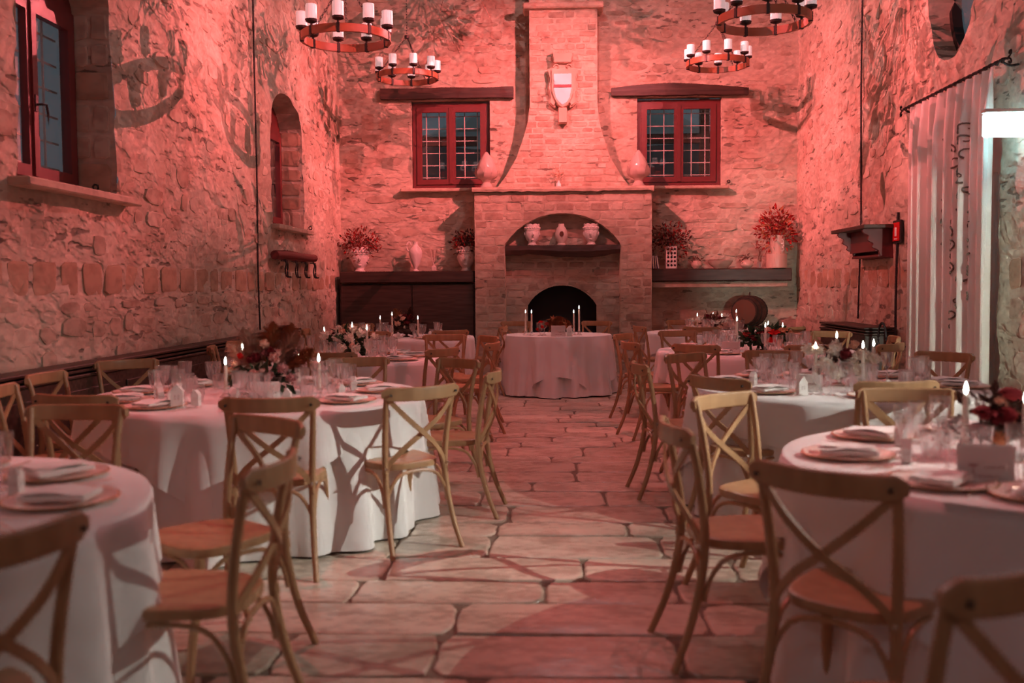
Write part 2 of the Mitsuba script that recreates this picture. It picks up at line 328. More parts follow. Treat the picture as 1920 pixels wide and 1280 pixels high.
rubble('wall_back', FMB, XL + .05, XR - .05, 0.5, 6.3, [WBL, WBR], np.random.default_rng(3), hid=hide_b, rows=(0.10, 0.2), widths=(0.2, 0.55), sparse=0.78, mats=('stone_0', 'stone_1', 'stone_1'))
# dressed blocks on the far jambs of the left windows
def jamb(parent, yj, v0, v1, r):
    fm = lambda u, v, t: np.stack([u, yj - t + 0 * u, v], -1)
    v = v0 + .02
    while v < v1 - 0.1:
        h = r.uniform(0.17, 0.25)
        if r.random() < .55: part(parent, 'jamb_stone', P(stone_mesh(fm, XL - .165, v + h / 2, 0.30, h, 0.010, r, t0=0.0, n=8, square=7), 'tan_stone' if r.random() < .5 else 'stone_1'))
        else:
            for cu in (-.09, -.25): part(parent, 'jamb_stone', P(stone_mesh(fm, XL + cu, v + h / 2, 0.145, h, 0.010, r, t0=0.0, n=8, square=6), 'stone_0'))
        v += h + .025
jamb('wall_left', 7.93, 2.14, 3.5, np.random.default_rng(4)); jamb('wall_left', 13.98, 2.2, 3.5, np.random.default_rng(5))
struct('wall_rear', 'plastered wall at the entrance end of the hall', P(bx(7.6, 0.1, 7, 0.22, YR, 3.45), 'plaster'))
struct('ceiling', 'dark timber ceiling', P(bx(7.6, 20.4, 0.1, 0.22, 6.45, ZC + .05), 'ceiling_wood'))

# ------------------------------------------------------------------ floor of stone slabs
struct('floor', 'worn limestone slab floor', P(tri([[XL, YR, -.012], [XR, YR, -.012], [XR, YB, -.012], [XL, YB, -.012]], [[0, 1, 2, 3]]), 'grout'))
r = np.random.default_rng(11); y = 1.7; slabs = []
def slab(x0, x1, y0, y1, r):
    n = 5; g = 0.006
    def side(a, b): return [a + (b - a) * t for t in np.linspace(0, 1, n, endpoint=False)]
    c = [np.array(q, float) for q in ((x0 + g, y0 + g), (x1 - g, y0 + g), (x1 - g, y1 - g), (x0 + g, y1 - g))]
    ring = np.array([p for i in range(4) for p in side(c[i], c[(i + 1) % 4])]) + r.uniform(-.006, .006, (4 * n, 2))
    for i in range(4):                               # worn corners
        ring[i * n] += (ring.mean(0) - ring[i * n]) / np.linalg.norm(ring.mean(0) - ring[i * n]) * r.uniform(.008, .035)
    mid, k = ring.mean(0), len(ring); h = r.uniform(-.002, .003); tilt = r.uniform(-.004, .004, 2)
    V = []
    for s, z in ((0.0, -.014), (0.004, -.005), (0.016, 0.0)):
        d = ring - mid; L = np.linalg.norm(d, axis=1, keepdims=True); q = mid + d * (L - s) / L
        V.append(np.c_[q, np.full(k, z) + (z > -.01) * (h + (q - mid) @ tilt + r.uniform(-.001, .001, k))])
    V = np.vstack(V + [[[*mid, h]]]); f = []
    for a in range(2):
        for i in range(k): f += [[a * k + i, a * k + (i + 1) % k, (a + 1) * k + (i + 1) % k], [a * k + i, (a + 1) * k + (i + 1) % k, (a + 1) * k + i]]
    f += [[2 * k + i, 2 * k + (i + 1) % k, 3 * k] for i in range(k)]
    return trimesh.Trimesh(V, np.array(f), process=False)
while y < YB - .1:
    dep = min(r.uniform(0.27, 0.47), YB - y); x = XL - r.uniform(0, .5)
    while x < XR:
        w = r.uniform(0.48, 1.05)
        slabs.append((slab(max(x, XL), min(x + w, XR), y, y + dep, r), abs(x + w / 2) + 0.25 * y))
        x += w
    y += dep
slabs = [s for s in slabs if s[0].extents[0] > .1]; order = np.argsort([s[1] for s in slabs]); rest = []
for q, i in enumerate(order):
    if q < 296: part('floor', 'slab', P(slabs[i][0], f'tile_{int(r.integers(3))}', 40))
    else: rest.append(slabs[i][0])
part('floor', 'far_slabs', P(cat(*rest), 'tile_0', 40), kind='stuff', label='floor slabs under the tables along the walls')

# ------------------------------------------------------------------ windows
def window(name, label, fm, u0, u1, v0, v1, t, arched=None, handle=True):
    """double casement in the opening, frame at depth t behind the wall face"""
    struct(name, label)
    def piece(a0, a1, b0, b1, th, tt): # box in wall coordinates
        v = [fm(np.array(u), np.array(v_), np.array(q)) for u in (a0, a1) for v_ in (b0, b1) for q in (tt - th / 2, tt + th / 2)]
        m = trimesh.Trimesh(v).convex_hull; return m
    def framed(a0, a1, b0, b1, w, th, tt): return cat(piece(a0, a0 + w, b0, b1, th, tt), piece(a1 - w, a1, b0, b1, th, tt), piece(a0 + w, a1 - w, b0, b0 + w, th, tt), piece(a0 + w, a1 - w, b1 - w, b1, th, tt))
    fr = framed(u0, u1, v0, v1, 0.075, 0.09, t)
    if arched: # head board filling the arch
        pl = arched.intersection(sbox(u0, v1 - .01, u1, v1 + 2))
        vv, ff = trimesh.creation.triangulate_polygon(pl, engine='earcut'); q = len(vv)
        fr = cat(fr, trimesh.Trimesh(np.vstack([fm(vv[:, 0], vv[:, 1], np.full(q, t + .03)), fm(vv[:, 0], vv[:, 1], np.full(q, t - .03))]), np.vstack([ff, ff[:, ::-1] + q]), process=False))
    part(name, 'frame', P(fr, 'window_wood'))
    m = (u0 + u1) / 2
    for a0, a1 in ((u0 + .07, m + .012), (m - .012, u1 - .07)):
        s = part(name, 'sash', P(framed(a0, a1, v0 + .07, v1 - .07, 0.085, 0.06, t + .04), 'window_wood'))
        part(s, 'pane', P(piece(a0 + .08, a1 - .08, v0 + .15, v1 - .15, 0.002, t + .035), 'pane_glass'))
    part(name, 'meeting_bead', P(piece(m - .03, m + .03, v0 + .08, v1 - .08, 0.025, t + .075), 'window_wood'))
    bars = [piece(u0 + (u1 - u0) * k / 6 - .007, u0 + (u1 - u0) * k / 6 + .007, v0, v1, 0.014, t - .10) for k in range(1, 6)] + [piece(u0, u1, v0 + (v1 - v0) * k / 7 - .007, v0 + (v1 - v0) * k / 7 + .007, 0.014, t - .115) for k in range(1, 7)]
    part(name, 'grille', P(cat(*bars), 'card_grey'), label='thin iron grille outside the panes')
    if handle:
        hv = v0 + (v1 - v0) * .42; c = lambda u, v, q: fm(np.array(u), np.array(v), np.array(q))
        part(name, 'handle', P(cat(piece(m - .018, m + .018, hv - .05, hv + .07, .012, t + .09), tube([c(m, hv, t + .09), c(m, hv, t + .14), c(m + .03, hv, t + .15), c(m + .05, hv - .06, t + .15), c(m + .05, hv - .15, t + .15)], .009, 7)), 'iron', 40))
window('window_1', 'tall red-brown casement window nearest the camera in the left wall', FML, 6.50, 7.92, 2.14, 3.56, -.33, arched=W1)
window('window_2', 'tall red-brown casement window far along the left wall', FML, 12.44, 13.96, 2.20, 3.54, -.33, arched=W2)
window('window_3', 'red-brown casement window left of the chimney', FMB, -2.30, -1.03, 3.0, 4.40, -.13, handle=False)
window('window_4', 'red-brown casement window right of the chimney', FMB, 1.38, 2.72, 3.0, 4.40, -.13, handle=False)
def sill(name, parent, m): part(parent, name, P(m, 'tufa_0'), label='pale stone window sill')
sill('sill', 'window_1', bx(0.52, 1.78, 0.06, XL - .12, 7.25, 2.10, c=.01)); sill('sill', 'window_2', bx(0.48, 1.8, 0.06, XL - .12, 13.25, 2.16, c=.01))
sill('sill', 'window_3', bx(1.55, 0.30, 0.05, -1.70, YB - .03, 2.965, c=.008)); sill('sill', 'window_4', bx(1.55, 0.30, 0.05, 2.05, YB - .03, 2.965, c=.008))
struct('window_5', 'round window high in the right wall')
_a = np.linspace(0, 2 * math.pi, 41)[:-1]
part('window_5', 'frame', P(sweep(np.stack([np.full(40, XR + .26), 10.25 + .60 * np.cos(_a), 4.33 + .70 * np.sin(_a)], -1), np.array([[-.05, -.05], [.05, -.05], [.05, .05], [-.05, .05]]), True), 'iron', 40))
part('window_5', 'pane', P(tri(np.vstack([np.stack([np.full(40, XR + .27), 10.25 + .6 * np.cos(_a), 4.33 + .7 * np.sin(_a)], -1), [[XR + .27, 10.25, 4.33]]]), [[i, (i + 1) % 40, 40] for i in range(40)]), 'pane_glass'))
struct('door_1', 'arched doorway in the right wall behind the lace curtain')
_dp = np.array(DOOR.exterior.coords)[:-1]; vv, ff = trimesh.creation.triangulate_polygon(DOOR, engine='earcut')
part('door_1', 'leaf', P(trimesh.Trimesh(FMR(vv[:, 0], vv[:, 1], np.full(len(vv), -.30)), ff, process=False), 'plaster'))
for k, q in enumerate((9.42, 10.04, 10.66)): part('door_1', 'panel', P(bx(.05, .44, 2.2, XR + .29, q, 1.35, c=.02), 'plaster'))
# wooden lintel beams above the back windows
def beam(x0, x1, z0, z1, d, r, wav=.02):
    n = 14; xs = np.linspace(x0, x1, n); V = []
    for x in xs:
        a, b = z0 + r.uniform(-.006, .006), z1 + wav * math.sin((x - x0) / (x1 - x0) * math.pi * 1.2) + r.uniform(-.006, .006)
        V += [[x, YB + .05, a], [x, YB - d, a], [x, YB - d - .004, (a + b) / 2], [x, YB - d + .008, b], [x, YB + .05, b]]
    f = []
    for i in range(n - 1):
        for k in range(5):
            q = (k + 1) % 5; f += [[i * 5 + k, i * 5 + q, (i + 1) * 5 + q, (i + 1) * 5 + k]]
    m = tri(V, f); e = (n - 1) * 5
    return cat(m, trimesh.Trimesh(V, [[0, 1, 2], [0, 2, 3], [0, 3, 4], [e, e + 2, e + 1], [e, e + 3, e + 2], [e, e + 4, e + 3]], process=False))
r = np.random.default_rng(5)
struct('trim_1', 'straight dark wooden lintel beam above the window left of the chimney', P(beam(-2.80, -0.63, 4.44, 4.61, .12, r, .0), 'dark_wood'))
struct('trim_2', 'wavy-topped dark wooden lintel beam above the window right of the chimney', P(beam(0.95, 3.14, 4.44, 4.57, .12, r, .06), 'dark_wood'))
# outside, seen through the panes
struct('wall_courtyard', 'dark courtyard wall outside the back windows', P(bx(16, .2, 4.6, 0.3, YB + 5, 2.3), 'outside_wall'))
for k, (px_, py_, pz_, lb) in enumerate(((-1.15, YB + 2.6, 4.3, 'pale parasol outside the window left of the chimney'), (1.75, YB + 2.8, 4.35, 'pale parasol outside the window right of the chimney'))):
    pr = thing('parasol', lb, 'parasol'); tw = M4(px_, py_, 0, 20 + 30 * k)
    part(pr, 'canopy', P(lathe([[0, pz_ + .45], [.7, pz_ + .2], [1.25, pz_ - .12], [1.24, pz_ - .16], [.7, pz_ + .17], [0, pz_ + .42]], 8), 'paper'), tw); part(pr, 'pole', P(cyl(.03, pz_ + .4, 10), 'iron'), tw)
for k, px_ in enumerate((-2.4, 2.6)): single('courtyard_post', P(cat(bx(.16, .16, 4.6, px_, YB + 1.0, 2.3), bx(2.2, .14, .16, px_, YB + 1.0, 3.9)), 'dark_wood'), f'dark timber frame outside the window {("left", "right")[k]} of the chimney', 'post')

# ------------------------------------------------------------------ fireplace
fp = thing('fireplace', 'tall stone fireplace with a flared chimney breast in the middle of the back wall', 'fireplace')
FX0, FX1, FY, FZ = -1.23, 1.54, 15.78, 2.86
AX0, AX1 = -0.755, 1.05; AS, AT = 2.05, 2.53
def seg_arch(x0, x1, z0, spring, top, n=16):
    c = (x0 + x1) / 2; w = (x1 - x0) / 2; s = top - spring; R = (w * w + s * s) / (2 * s); a0 = math.asin(min(1, w / R)); zc = top - R
    return Polygon([(x0, z0), (x1, z0)] + [(c + R * math.sin(a), zc + R * math.cos(a)) for a in np.linspace(a0, -a0, n)])
arch = seg_arch(AX0, AX1, -.1, AS, AT)
def xz(poly, y0, y1): # prism of a polygon in x-z between two depths
    m = extr(poly, y1 - y0); v = m.vertices.copy(); m.vertices = np.stack([v[:, 0], y0 + (y1 - y0) - v[:, 2], v[:, 1]], -1); m.invert(); m.fix_normals(); return m
body_poly = sbox(FX0, 0, FX1, FZ).difference(arch)
fbody = part(fp, 'body', P(xz(body_poly, FY, YB - .03), 'mortar'))
fire_arch = seg_arch(-0.41, 0.69, -.1, 1.08, 1.40)
rec_poly = sbox(AX0 - .02, 0, AX1 + .02, 2.6).difference(fire_arch)
frec = part(fp, 'recess', P(xz(rec_poly, FY + .30, FY + .40), 'mortar'))
part(fp, 'firebox', P(cat(bx(1.3, .04, 1.6, .14, YB - .06, .8), bx(1.3, .5, .03, .14, FY + .6, 1.5), bx(.03, .5, 1.5, -.48, FY + .62, .75), bx(.03, .5, 1.5, .76, FY + .62, .75)), 'black'), label='soot-black firebox')
st = [(-.36, 6.6), (-.36, 4.25), (-.39, 4.0), (-.46, 3.75), (-.58, 3.42), (-.74, 3.15), (-.91, 2.92)]; sr = [(.71, 6.6), (.71, 4.25), (.735, 4.0), (.80, 3.75), (.91, 3.42), (1.07, 3.15), (1.24, 2.92)]
SY = 16.06
stack_poly = Polygon(st + sr[::-1])
fch = part(fp, 'chimney', P(xz(stack_poly, SY, YB - .03), 'mortar'))
part(fp, 'cornice', P(bx(1.27, .5, .09, .175, 16.2, 5.78, c=.02), 'tufa_0'))
r = np.random.default_rng(21)
# mantel slab with a ragged lower edge
n = 30; xs = np.linspace(-1.26, 1.565, n); V = []
for x in xs:
    z0 = 2.86 + r.uniform(-.008, .012); V += [[x, YB - .05, z0], [x, 15.70 + r.uniform(-.006, .006), z0], [x, 15.69, 2.90], [x, 15.71, 2.935], [x, YB - .05, 2.935]]
f = [[i * 5 + k, i * 5 + (k + 1) % 5, (i + 1) * 5 + (k + 1) % 5, (i + 1) * 5 + k] for i in range(n - 1) for k in range(5)]
e = (n - 1) * 5
part(fp, 'mantel', P(cat(tri(V, f), trimesh.Trimesh(V, [[0, 1, 2], [0, 2, 3], [0, 3, 4], [e, e + 2, e + 1], [e, e + 3, e + 2], [e, e + 4, e + 3]], process=False)), 'tufa_0'), label='pale stone mantel slab')
def bricks(parent, poly, y, hh, ww, r, d=(.004, .012)):
    x0, z0, x1, z1 = poly.bounds; z = max(z0, .35) + .01; row = 0; count = 0
    fm = lambda u, v, t: np.stack([u, y - t + 0 * u, v], -1)
    while z < min(z1, 6.2) - .03:
        h = min(r.uniform(*hh), z1 - z); x = x0 - r.uniform(0, ww[1])
        while x < x1:
            w = r.uniform(*ww); c = sbox(x + .008, z + .008, x + w - .008, z + h - .008); g = c.intersection(poly.buffer(-.004))
            if g.area > .35 * c.area and g.geom_type == 'Polygon' and g.area > .002 and count < 297:
                bb = g.bounds; whole = g.area > .93 * (bb[2] - bb[0]) * (bb[3] - bb[1])
                if whole: m = stone_mesh(fm, (bb[0] + bb[2]) / 2, (bb[1] + bb[3]) / 2, bb[2] - bb[0], bb[3] - bb[1], r.uniform(*d), r, t0=0.0, n=8, square=7)
                else:
                    m = extr(g.simplify(.004), .02 + r.uniform(*d)); v = m.vertices.copy(); m.vertices = np.stack([v[:, 0], y + .02 - v[:, 2], v[:, 1]], -1)
                part(parent, 'brick', P(m, ('tufa_0', 'tufa_1', 'stone_2', 'stone_0')[int(r.integers(4))])); count += 1
            x += w
        z += h
bricks(fbody, body_poly, FY, (.11, .15), (.2, .36), r); bricks(frec, rec_poly.intersection(sbox(-2, 0, 2, 1.84)), FY + .30, (.10, .14), (.2, .34), r); bricks(fch, stack_poly, SY, (.085, .115), (.14, .30), r)
# voussoirs of the firebox arch
_w, _s = .55, .32; _R = (_w * _w + _s * _s) / (2 * _s); _a0 = math.asin(_w / _R)
for k, a in enumerate(np.linspace(-_a0 * .92, _a0 * .92, 9)):
    part(frec, 'keystone', P(mv(bx(.125, .04, .14, c=.012), .14 + (_R + .085) * math.sin(a), FY + .312, 1.40 - _R + (_R + .085) * math.cos(a), ry=math.degrees(a)), 'tufa_1' if k % 2 else 'tufa_0'))
# beam shelf across the arch
n = 16; xs = np.linspace(AX0 + .002, AX1 - .002, n); V = []
for i, x in enumerate(xs):
    lo = 1.86 + .03 * math.sin(i * .5) + r.uniform(-.012, .012); V += [[x, FY + .36, lo + .03], [x, FY + .02, lo], [x, FY - .02 + r.uniform(-.008, .008), (lo + 2.03) / 2], [x, FY - .01, 2.03], [x, FY + .36, 2.03]]
f = [[i * 5 + k, i * 5 + (k + 1) % 5, (i + 1) * 5 + (k + 1) % 5, (i + 1) * 5 + k] for i in range(n - 1) for k in range(5)]
part(fp, 'beam_shelf', P(tri(V, f), 'dark_wood'), label='rough dark timber shelf across the arch')

# ------------------------------------------------------------------ chairs
def chair_parts():
    S = {}
    n = 28; a = np.arange(n) * 2 * np.pi / n
    x = np.sign(np.cos(a)) * np.abs(np.cos(a)) ** .62; y = np.sign(np.sin(a)) * np.abs(np.sin(a)) ** .62
    out = np.stack([x * (.205 + .025 * y), y * .21 - .005], -1); V = []
    for s, z in ((.90, .432), (1.0, .438), (1.015, .455), (1.0, .470), (.93, .476), (.6, .468), (.25, .464)): V.append(np.c_[out * s, np.full(n, z)])
    V = np.vstack(V + [[[0, 0, .464], [0, 0, .432]]]); k = 7
    f = [[i * n + q, i * n + (q + 1) % n, (i + 1) * n + (q + 1) % n, (i + 1) * n + q] for i in range(k - 1) for q in range(n)]
    f = tri(V, f); f2 = [[(k - 1) * n + q, (k - 1) * n + (q + 1) % n, k * n] for q in range(n)] + [[(q + 1) % n, q, k * n + 1] for q in range(n)]
    S['seat'] = [cat(f, trimesh.Trimesh(V, f2, process=False))]
    S['front_leg'] = [tube([(s * .225, .245, 0), (s * .215, .222, .16), (s * .197, .182, .31), (s * .185, .165, .44)], [.0150, .0165, .0185, .0195], 9, 4) for s in (-1, 1)]
    S['back_leg'] = [tube([(s * .215, -.325, 0), (s * .198, -.262, .16), (s * .187, -.218, .34), (s * .186, -.207, .50), (s * .196, -.232, .70), (s * .206, -.268, .868)], [.0140, .0155, .0170, .0170, .0160, .0145], 9, 4) for s in (-1, 1)]
    th = np.linspace(-1, 1, 17); pts = np.stack([th * .235, -.262 - .055 * (1 - th * th), .845 + .004 * th * th], -1)
    sec = []
    for t in th:
        e = 1 - max(0, (abs(t) - .86) / .14) ** 2; w, h = .0115, .036 * (.45 + .55 * max(e, 0)); sec.append([[-w, -h * .8], [-w * .6, -h], [w * .6, -h], [w, -h * .8], [w, h * .8], [w * .6, h], [-w * .6, h], [-w, h * .8]])
    S['top_rail'] = [sweep(pts, np.array(sec))]
    S['brace'] = [strip([(s * .192, -.270, .815), (s * .10, -.292, .72), (0, -.285 + .006 * s, .635), (-s * .10, -.255, .555), (-s * .172, -.218, .47), (-s * .186, -.218, .40)], .011, .026, 4) for s in (-1, 1)]
    ar = []
    for (p, q) in (((-.20, .185), (.20, .185)), ((-.19, -.222), (.19, -.222)), ((-.193, -.21), (-.203, .18)), ((.193, -.21), (.203, .18))):
        p, q = np.array(p), np.array(q); ar.append(tube([(*(p + (q - p) * u), z) for u, z in ((0.0, .25), (.04, .32), (.16, .395), (.32, .422), (.5, .426), (.68, .422), (.84, .395), (.96, .32), (1.0, .25))], .0092, 7, 2))
    S['stretcher'] = ar
    S['bolt'] = [mv(cyl(.007, .006, 8), s * .2, -.297, .845, rx=90) for s in (-1, 1)]
    S['screw'] = [mv(cyl(.006, .01, 8), s * .190, -.226, .455, rx=90) for s in (-1, 1)]
    return {k: [P(m, 'iron' if k == 'bolt' else 'silver' if k == 'screw' else 'chair_wood', 40) for m in v] for k, v in S.items()}
CH = chair_parts()
TN = dict(LA='the near left table', LB='the pampas centrepiece table', LC='the white chrysanthemum table', LD='the table by the cupboard', S='the small fireplace table',
          RA='the near right table', RB='the metal flower-bowl table', RC='the red flower table', RD='the table by the barrel')
CHAIRS = [  # x, y of the back rail, the way the seat faces, table, where it stands
    (-2.13, 4.36, -91, 'LA', 'facing the camera on the far side of'), (-2.36, 4.84, 80, 'LB', 'turned away at the near left of'), (-3.10, 7.15, -48, 'LB', 'against the wall at the far left of'), (-3.14, 6.08, -2, 'LB', 'second along the left wall beside'),
    (-2.95, 5.27, 15, 'LB', 'at the left image edge beside'), (-1.35, 4.69, 95, 'LB', 'seen squarely from behind in front of'), (-0.70, 5.21, 130, 'LB', 'pale and angled at the near right of'), (-1.15, 3.92, -127, 'LA', 'angled at the far right of'),
    (-0.87, 3.00, 178, 'LA', 'in profile with a red-lit seat beside'), (-1.21, 2.09, 155, 'LA', 'cropped by the corner at the front of'), (-0.39, 6.16, 176, 'LB', 'edge-on by the aisle at the right of'), (-0.69, 7.13, -134, 'LB', 'facing the camera at the far right of'),
    (-1.44, 7.29, -75, 'LB', 'facing the camera behind'), (-0.94, 8.40, 150, 'LC', 'turned away at the near right of'), (-1.78, 7.93, 76, 'LC', 'turned away in front of'), (-1.17, 10.75, -82, 'LC', 'facing the camera behind'), (-0.68, 10.35, -150, 'LC', 'by the aisle at the far right of'),
    (-0.57, 9.20, 168, 'LC', 'edge-on by the aisle at the right of'), (-3.02, 8.80, 15, 'LC', 'against the wall at the left of'), (-3.05, 9.75, -26, 'LC', 'against the wall at the far left of'), (-1.22, 11.80, 118, 'LD', 'turned away at the near right of'), (-2.12, 11.62, 80, 'LD', 'turned away in front of'),
    (-3.05, 12.30, 5, 'LD', 'against the wall at the left of'), (-2.75, 14.05, -62, 'LD', 'facing the camera behind'), (-0.66, 12.90, 172, 'LD', 'edge-on by the aisle at the right of'),
    (-0.54, 14.62, -96, 'S', 'left of the two behind'), (0.62, 14.55, -112, 'S', 'right of the two behind'),
    (0.77, 2.85, 50, 'RA', 'dark and large at the front left of'), (0.47, 3.79, 6, 'RA', 'edge-on by the aisle at the left of'), (0.81, 4.75, -48, 'RA', 'brightly lit at the far left of'), (0.93, 5.66, 38, 'RB', 'turned away at the near left of'), (0.59, 6.71, 6, 'RB', 'edge-on by the aisle at the left of'),
    (1.00, 7.59, -48, 'RB', 'facing the camera at the far left of'), (1.24, 8.76, 54, 'RC', 'turned away at the near left of'), (0.71, 9.19, 16, 'RC', 'by the aisle at the left of'), (0.75, 10.70, -30, 'RC', 'by the aisle at the far left of'), (1.41, 11.40, -76, 'RC', 'facing the camera behind'),
    (1.82, 12.40, 68, 'RD', 'turned away in front of'), (1.88, 14.75, -88, 'RD', 'facing the camera behind'), (2.20, 8.62, 90, 'RC', 'turned away in front of'), (3.02, 11.05, -130, 'RC', 'before the dark chest at the far right of'), (1.71, 7.87, -95, 'RB', 'facing the camera behind'),
    (2.90, 8.76, 134, 'RC', 'turned away at the near right of'), (2.91, 7.60, -140, 'RB', 'before the lace curtain at the far right of'), (3.32, 9.95, 172, 'RC', 'edge-on against the lace curtain at the right of'), (1.82, 5.40, 98, 'RB', 'turned away at the front of'), (1.73, 4.97, -97, 'RA', 'facing the camera behind'),
    (0.86, 1.88, 125, 'RA', 'cropped by the bottom right corner before'), (2.86, 12.25, 118, 'RD', 'at the near right of'), (1.09, 12.70, 14, 'RD', 'edge-on by the aisle at the left of')]
for (x, y, face, tb, where) in CHAIRS:
    c = thing('dining_chair', f'wooden cross-back chair {where} {TN[tb]}', 'chair', 'cross-back dining chairs')
    fx, fy = math.cos(math.radians(face)), math.sin(math.radians(face))
    tw = M4(x + fx * .262, y + fy * .262, 0, face - 90)
    for name in ('seat', 'front_leg', 'back_leg', 'stretcher'):
        for q in CH[name]: part(c, name, q, tw)
    rail = part(c, 'top_rail', CH['top_rail'][0], tw)
    for q in CH['bolt']: part(rail, 'bolt', q, tw)
    for q, w in zip(CH['brace'], CH['screw']): part(part(c, 'brace', q, tw), 'screw', w, tw)

# ------------------------------------------------------------------ tables and cloths
TB = dict(LA=(-2.15, 2.82, .88, 1.14, 20), LB=(-1.78, 5.92, .95, 1.17, 52), LC=(-1.95, 8.95, .9, 1.14, 30), LD=(-1.95, 12.7, .9, 1.14, 5), S=(0.05, 13.1, .67, 1.16, 0), RA=(1.8, 3.64, .92, 1.16, 15), RB=(1.8, 6.37, .9, 1.14, 40), RC=(1.95, 9.8, .9, 1.14, 10), RD=(2.2, 13.6, .9, 1.14, 35))
ZT = .760
def cloth(R, hem, seed, fold=.045, z_top=ZT - .006, nt=220):
    r = np.random.default_rng(seed); th = np.arange(nt) * 2 * np.pi / nt
    ks, ph, am = [7, 11, 16, 23], r.uniform(0, 7, 4), r.uniform(.5, 1, 4)
    w = sum(a * np.sin(k * th + p) for k, p, a in zip(ks, ph, am)); w = np.sign(w) * np.abs(w) ** .8 / 1.3
    V, rings = [np.array([[0, 0, z_top]])], 0
    for q in (.5, 1.0): V.append(np.stack([R * q * np.cos(th), R * q * np.sin(th), np.full(nt, z_top)], -1))
    m = 10
    for i in range(1, m + 1):
        s = i / m; z = z_top - (z_top - hem(th)) * s; dz = z_top - z
        rad = R + .012 * min(1, i) + .07 * dz + fold * np.clip(dz / .7, 0, 1.1) ** .75 * w
        V.append(np.stack([rad * np.cos(th), rad * np.sin(th), z - (.0 if i > 1 else 0)], -1))
    V = np.vstack(V); f = [[0, 1 + i, 1 + (i + 1) % nt] for i in range(nt)]; K = m + 2
    q = [[1 + a * nt + i, 1 + (a + 1) * nt + i, 1 + (a + 1) * nt + (i + 1) % nt, 1 + a * nt + (i + 1) % nt] for a in range(K - 1) for i in range(nt)]
    return cat(tri(V, q), trimesh.Trimesh(V, f, process=False))
for i, (k, (x, y, R, half, rot)) in enumerate(TB.items()):
    t = thing('banquet_table', f'round banquet table under white cloths, {TN[k]}', 'table', 'round banquet tables')
    tw = M4(x, y, 0)
    part(t, 'tabletop', P(mv(cyl(R - .01, .025, 40), z=ZT - .040), 'chair_wood'), tw); part(t, 'pedestal', P(cyl(.06, ZT - .04, 12), 'iron'), tw)
    part(t, 'foot', P(cyl(.34, .03, 24), 'iron'), tw)
    single('floor_tablecloth', P(cloth(R, lambda th: .012 + .004 * np.sin(5 * th), 40 + i, .05), 'linen', 60), f'white floor-length under-cloth on {TN[k]}', 'tablecloth', tw=tw)
    ra = math.radians(rot)
    def hem(th, R=R, half=half, ra=ra):
        d = half / np.maximum(np.abs(np.cos(th - ra)), np.abs(np.sin(th - ra))) - R
        return np.maximum(ZT - d, .02)
    single('overlay_tablecloth', P(cloth(R + .030, hem, 60 + i, .045, ZT), 'linen', 60), f'square white over-cloth hanging in points on {TN[k]}', 'tablecloth', tw=tw)

# ------------------------------------------------------------------ table settings
def ribs(k, z0, z1, amp):
    return lambda z, th: 1 + amp * np.cos(k * th) * np.clip((z - z0) / .01, 0, 1) * np.clip((z1 - z) / .02, 0, 1)
GOB = {   # blown and cut: one skin of glass per vessel, with solid-looking stem and foot
    'tall': P(lathe([[0, .001], [.031, .001], [.033, .003], [.010, .009], [.0055, .02], [.005, .06], [.0075, .075], [.011, .084], [.026, .095], [.034, .115], [.0385, .145], [.041, .185], [.0400, .186], [.0375, .145]], 28, ribs(14, .086, .160, .05)), 'crystal', 28),
    'water': P(lathe([[0, .001], [.034, .001], [.036, .003], [.012, .011], [.0075, .022], [.011, .034], [.008, .044], [.014, .056], [.031, .068], [.040, .090], [.045, .125], [.050, .168], [.049, .169], [.044, .125]], 28, ribs(14, .058, .145, .05)), 'crystal', 28),
    'tumbler': P(lathe([[0, .001], [.033, .001], [.035, .004], [.038, .05], [.042, .095], [.041, .096], [.037, .05], [.033, .012], [0, .010]], 28, ribs(14, .004, .08, .05)), 'crystal', 28)}
GLAB = {'tall': 'tall stemmed crystal goblet', 'water': 'wide crystal water goblet', 'tumbler': 'short crystal tumbler'}
def goblet(kind, x, y, tb, where):
    single('goblet' if kind != 'tumbler' else 'tumbler', GOB[kind], f'{GLAB[kind]}, {where} {TN[tb]}', 'glass', f'crystal glasses on {TN[tb]}', tw=M4(x, y, ZT + .002, 37 * x + 91 * y))
PLATE = P(lathe([[0, .002], [.11, .002], [.135, .006], [.163, .013], [.165, .016], [.160, .0165], [.132, .010], [.108, .006], [0, .006]], 40), 'plate', 40)
RIM = P(lathe([[.161, .0165], [.1665, .0165], [.168, .0145], [.1665, .0125], [.161, .0165]], 40), 'gold', 40)
def napkin_mesh(r):
    n = 9; us = np.linspace(-.085, .085, n); V, f = [], []
    for lay, z in enumerate((.014, .022, .030)):
        o = len(V); q = r.uniform(-.006, .006, 2)
        for a in us:
            for b in us * (.72 - .03 * lay): V.append([a + q[0], b + q[1], z + .004 * math.sin(a * 40 + lay) + r.uniform(-.0015, .0015)])
        f += [[o + i * n + j, o + (i + 1) * n + j, o + (i + 1) * n + j + 1, o + i * n + j + 1] for i in range(n - 1) for j in range(n - 1)]
    m = tri(V, f)
    return cat(m, bx(.165, .118, .012, 0, 0, .019, c=.004))
NAP = [P(napkin_mesh(np.random.default_rng(90 + k)), 'napkin', 30) for k in range(3)]
MENU = P(bx(.09, .19, .0012, 0, 0, .040, c=.0003), 'paper')
def fork_mesh():
    tines = [strip([(q, .055, .006), (q, .09, .003), (q, .115, .006)], .0024, .0016) for q in (-.0075, -.0025, .0025, .0075)]
    return cat(strip([(0, -.09, .004), (0, -.03, .006), (0, .03, .009)], .008, .002), bx(.020, .03, .002, 0, .045, .0075, c=.0005), *tines)
FORK = P(fork_mesh(), 'silver', 40)
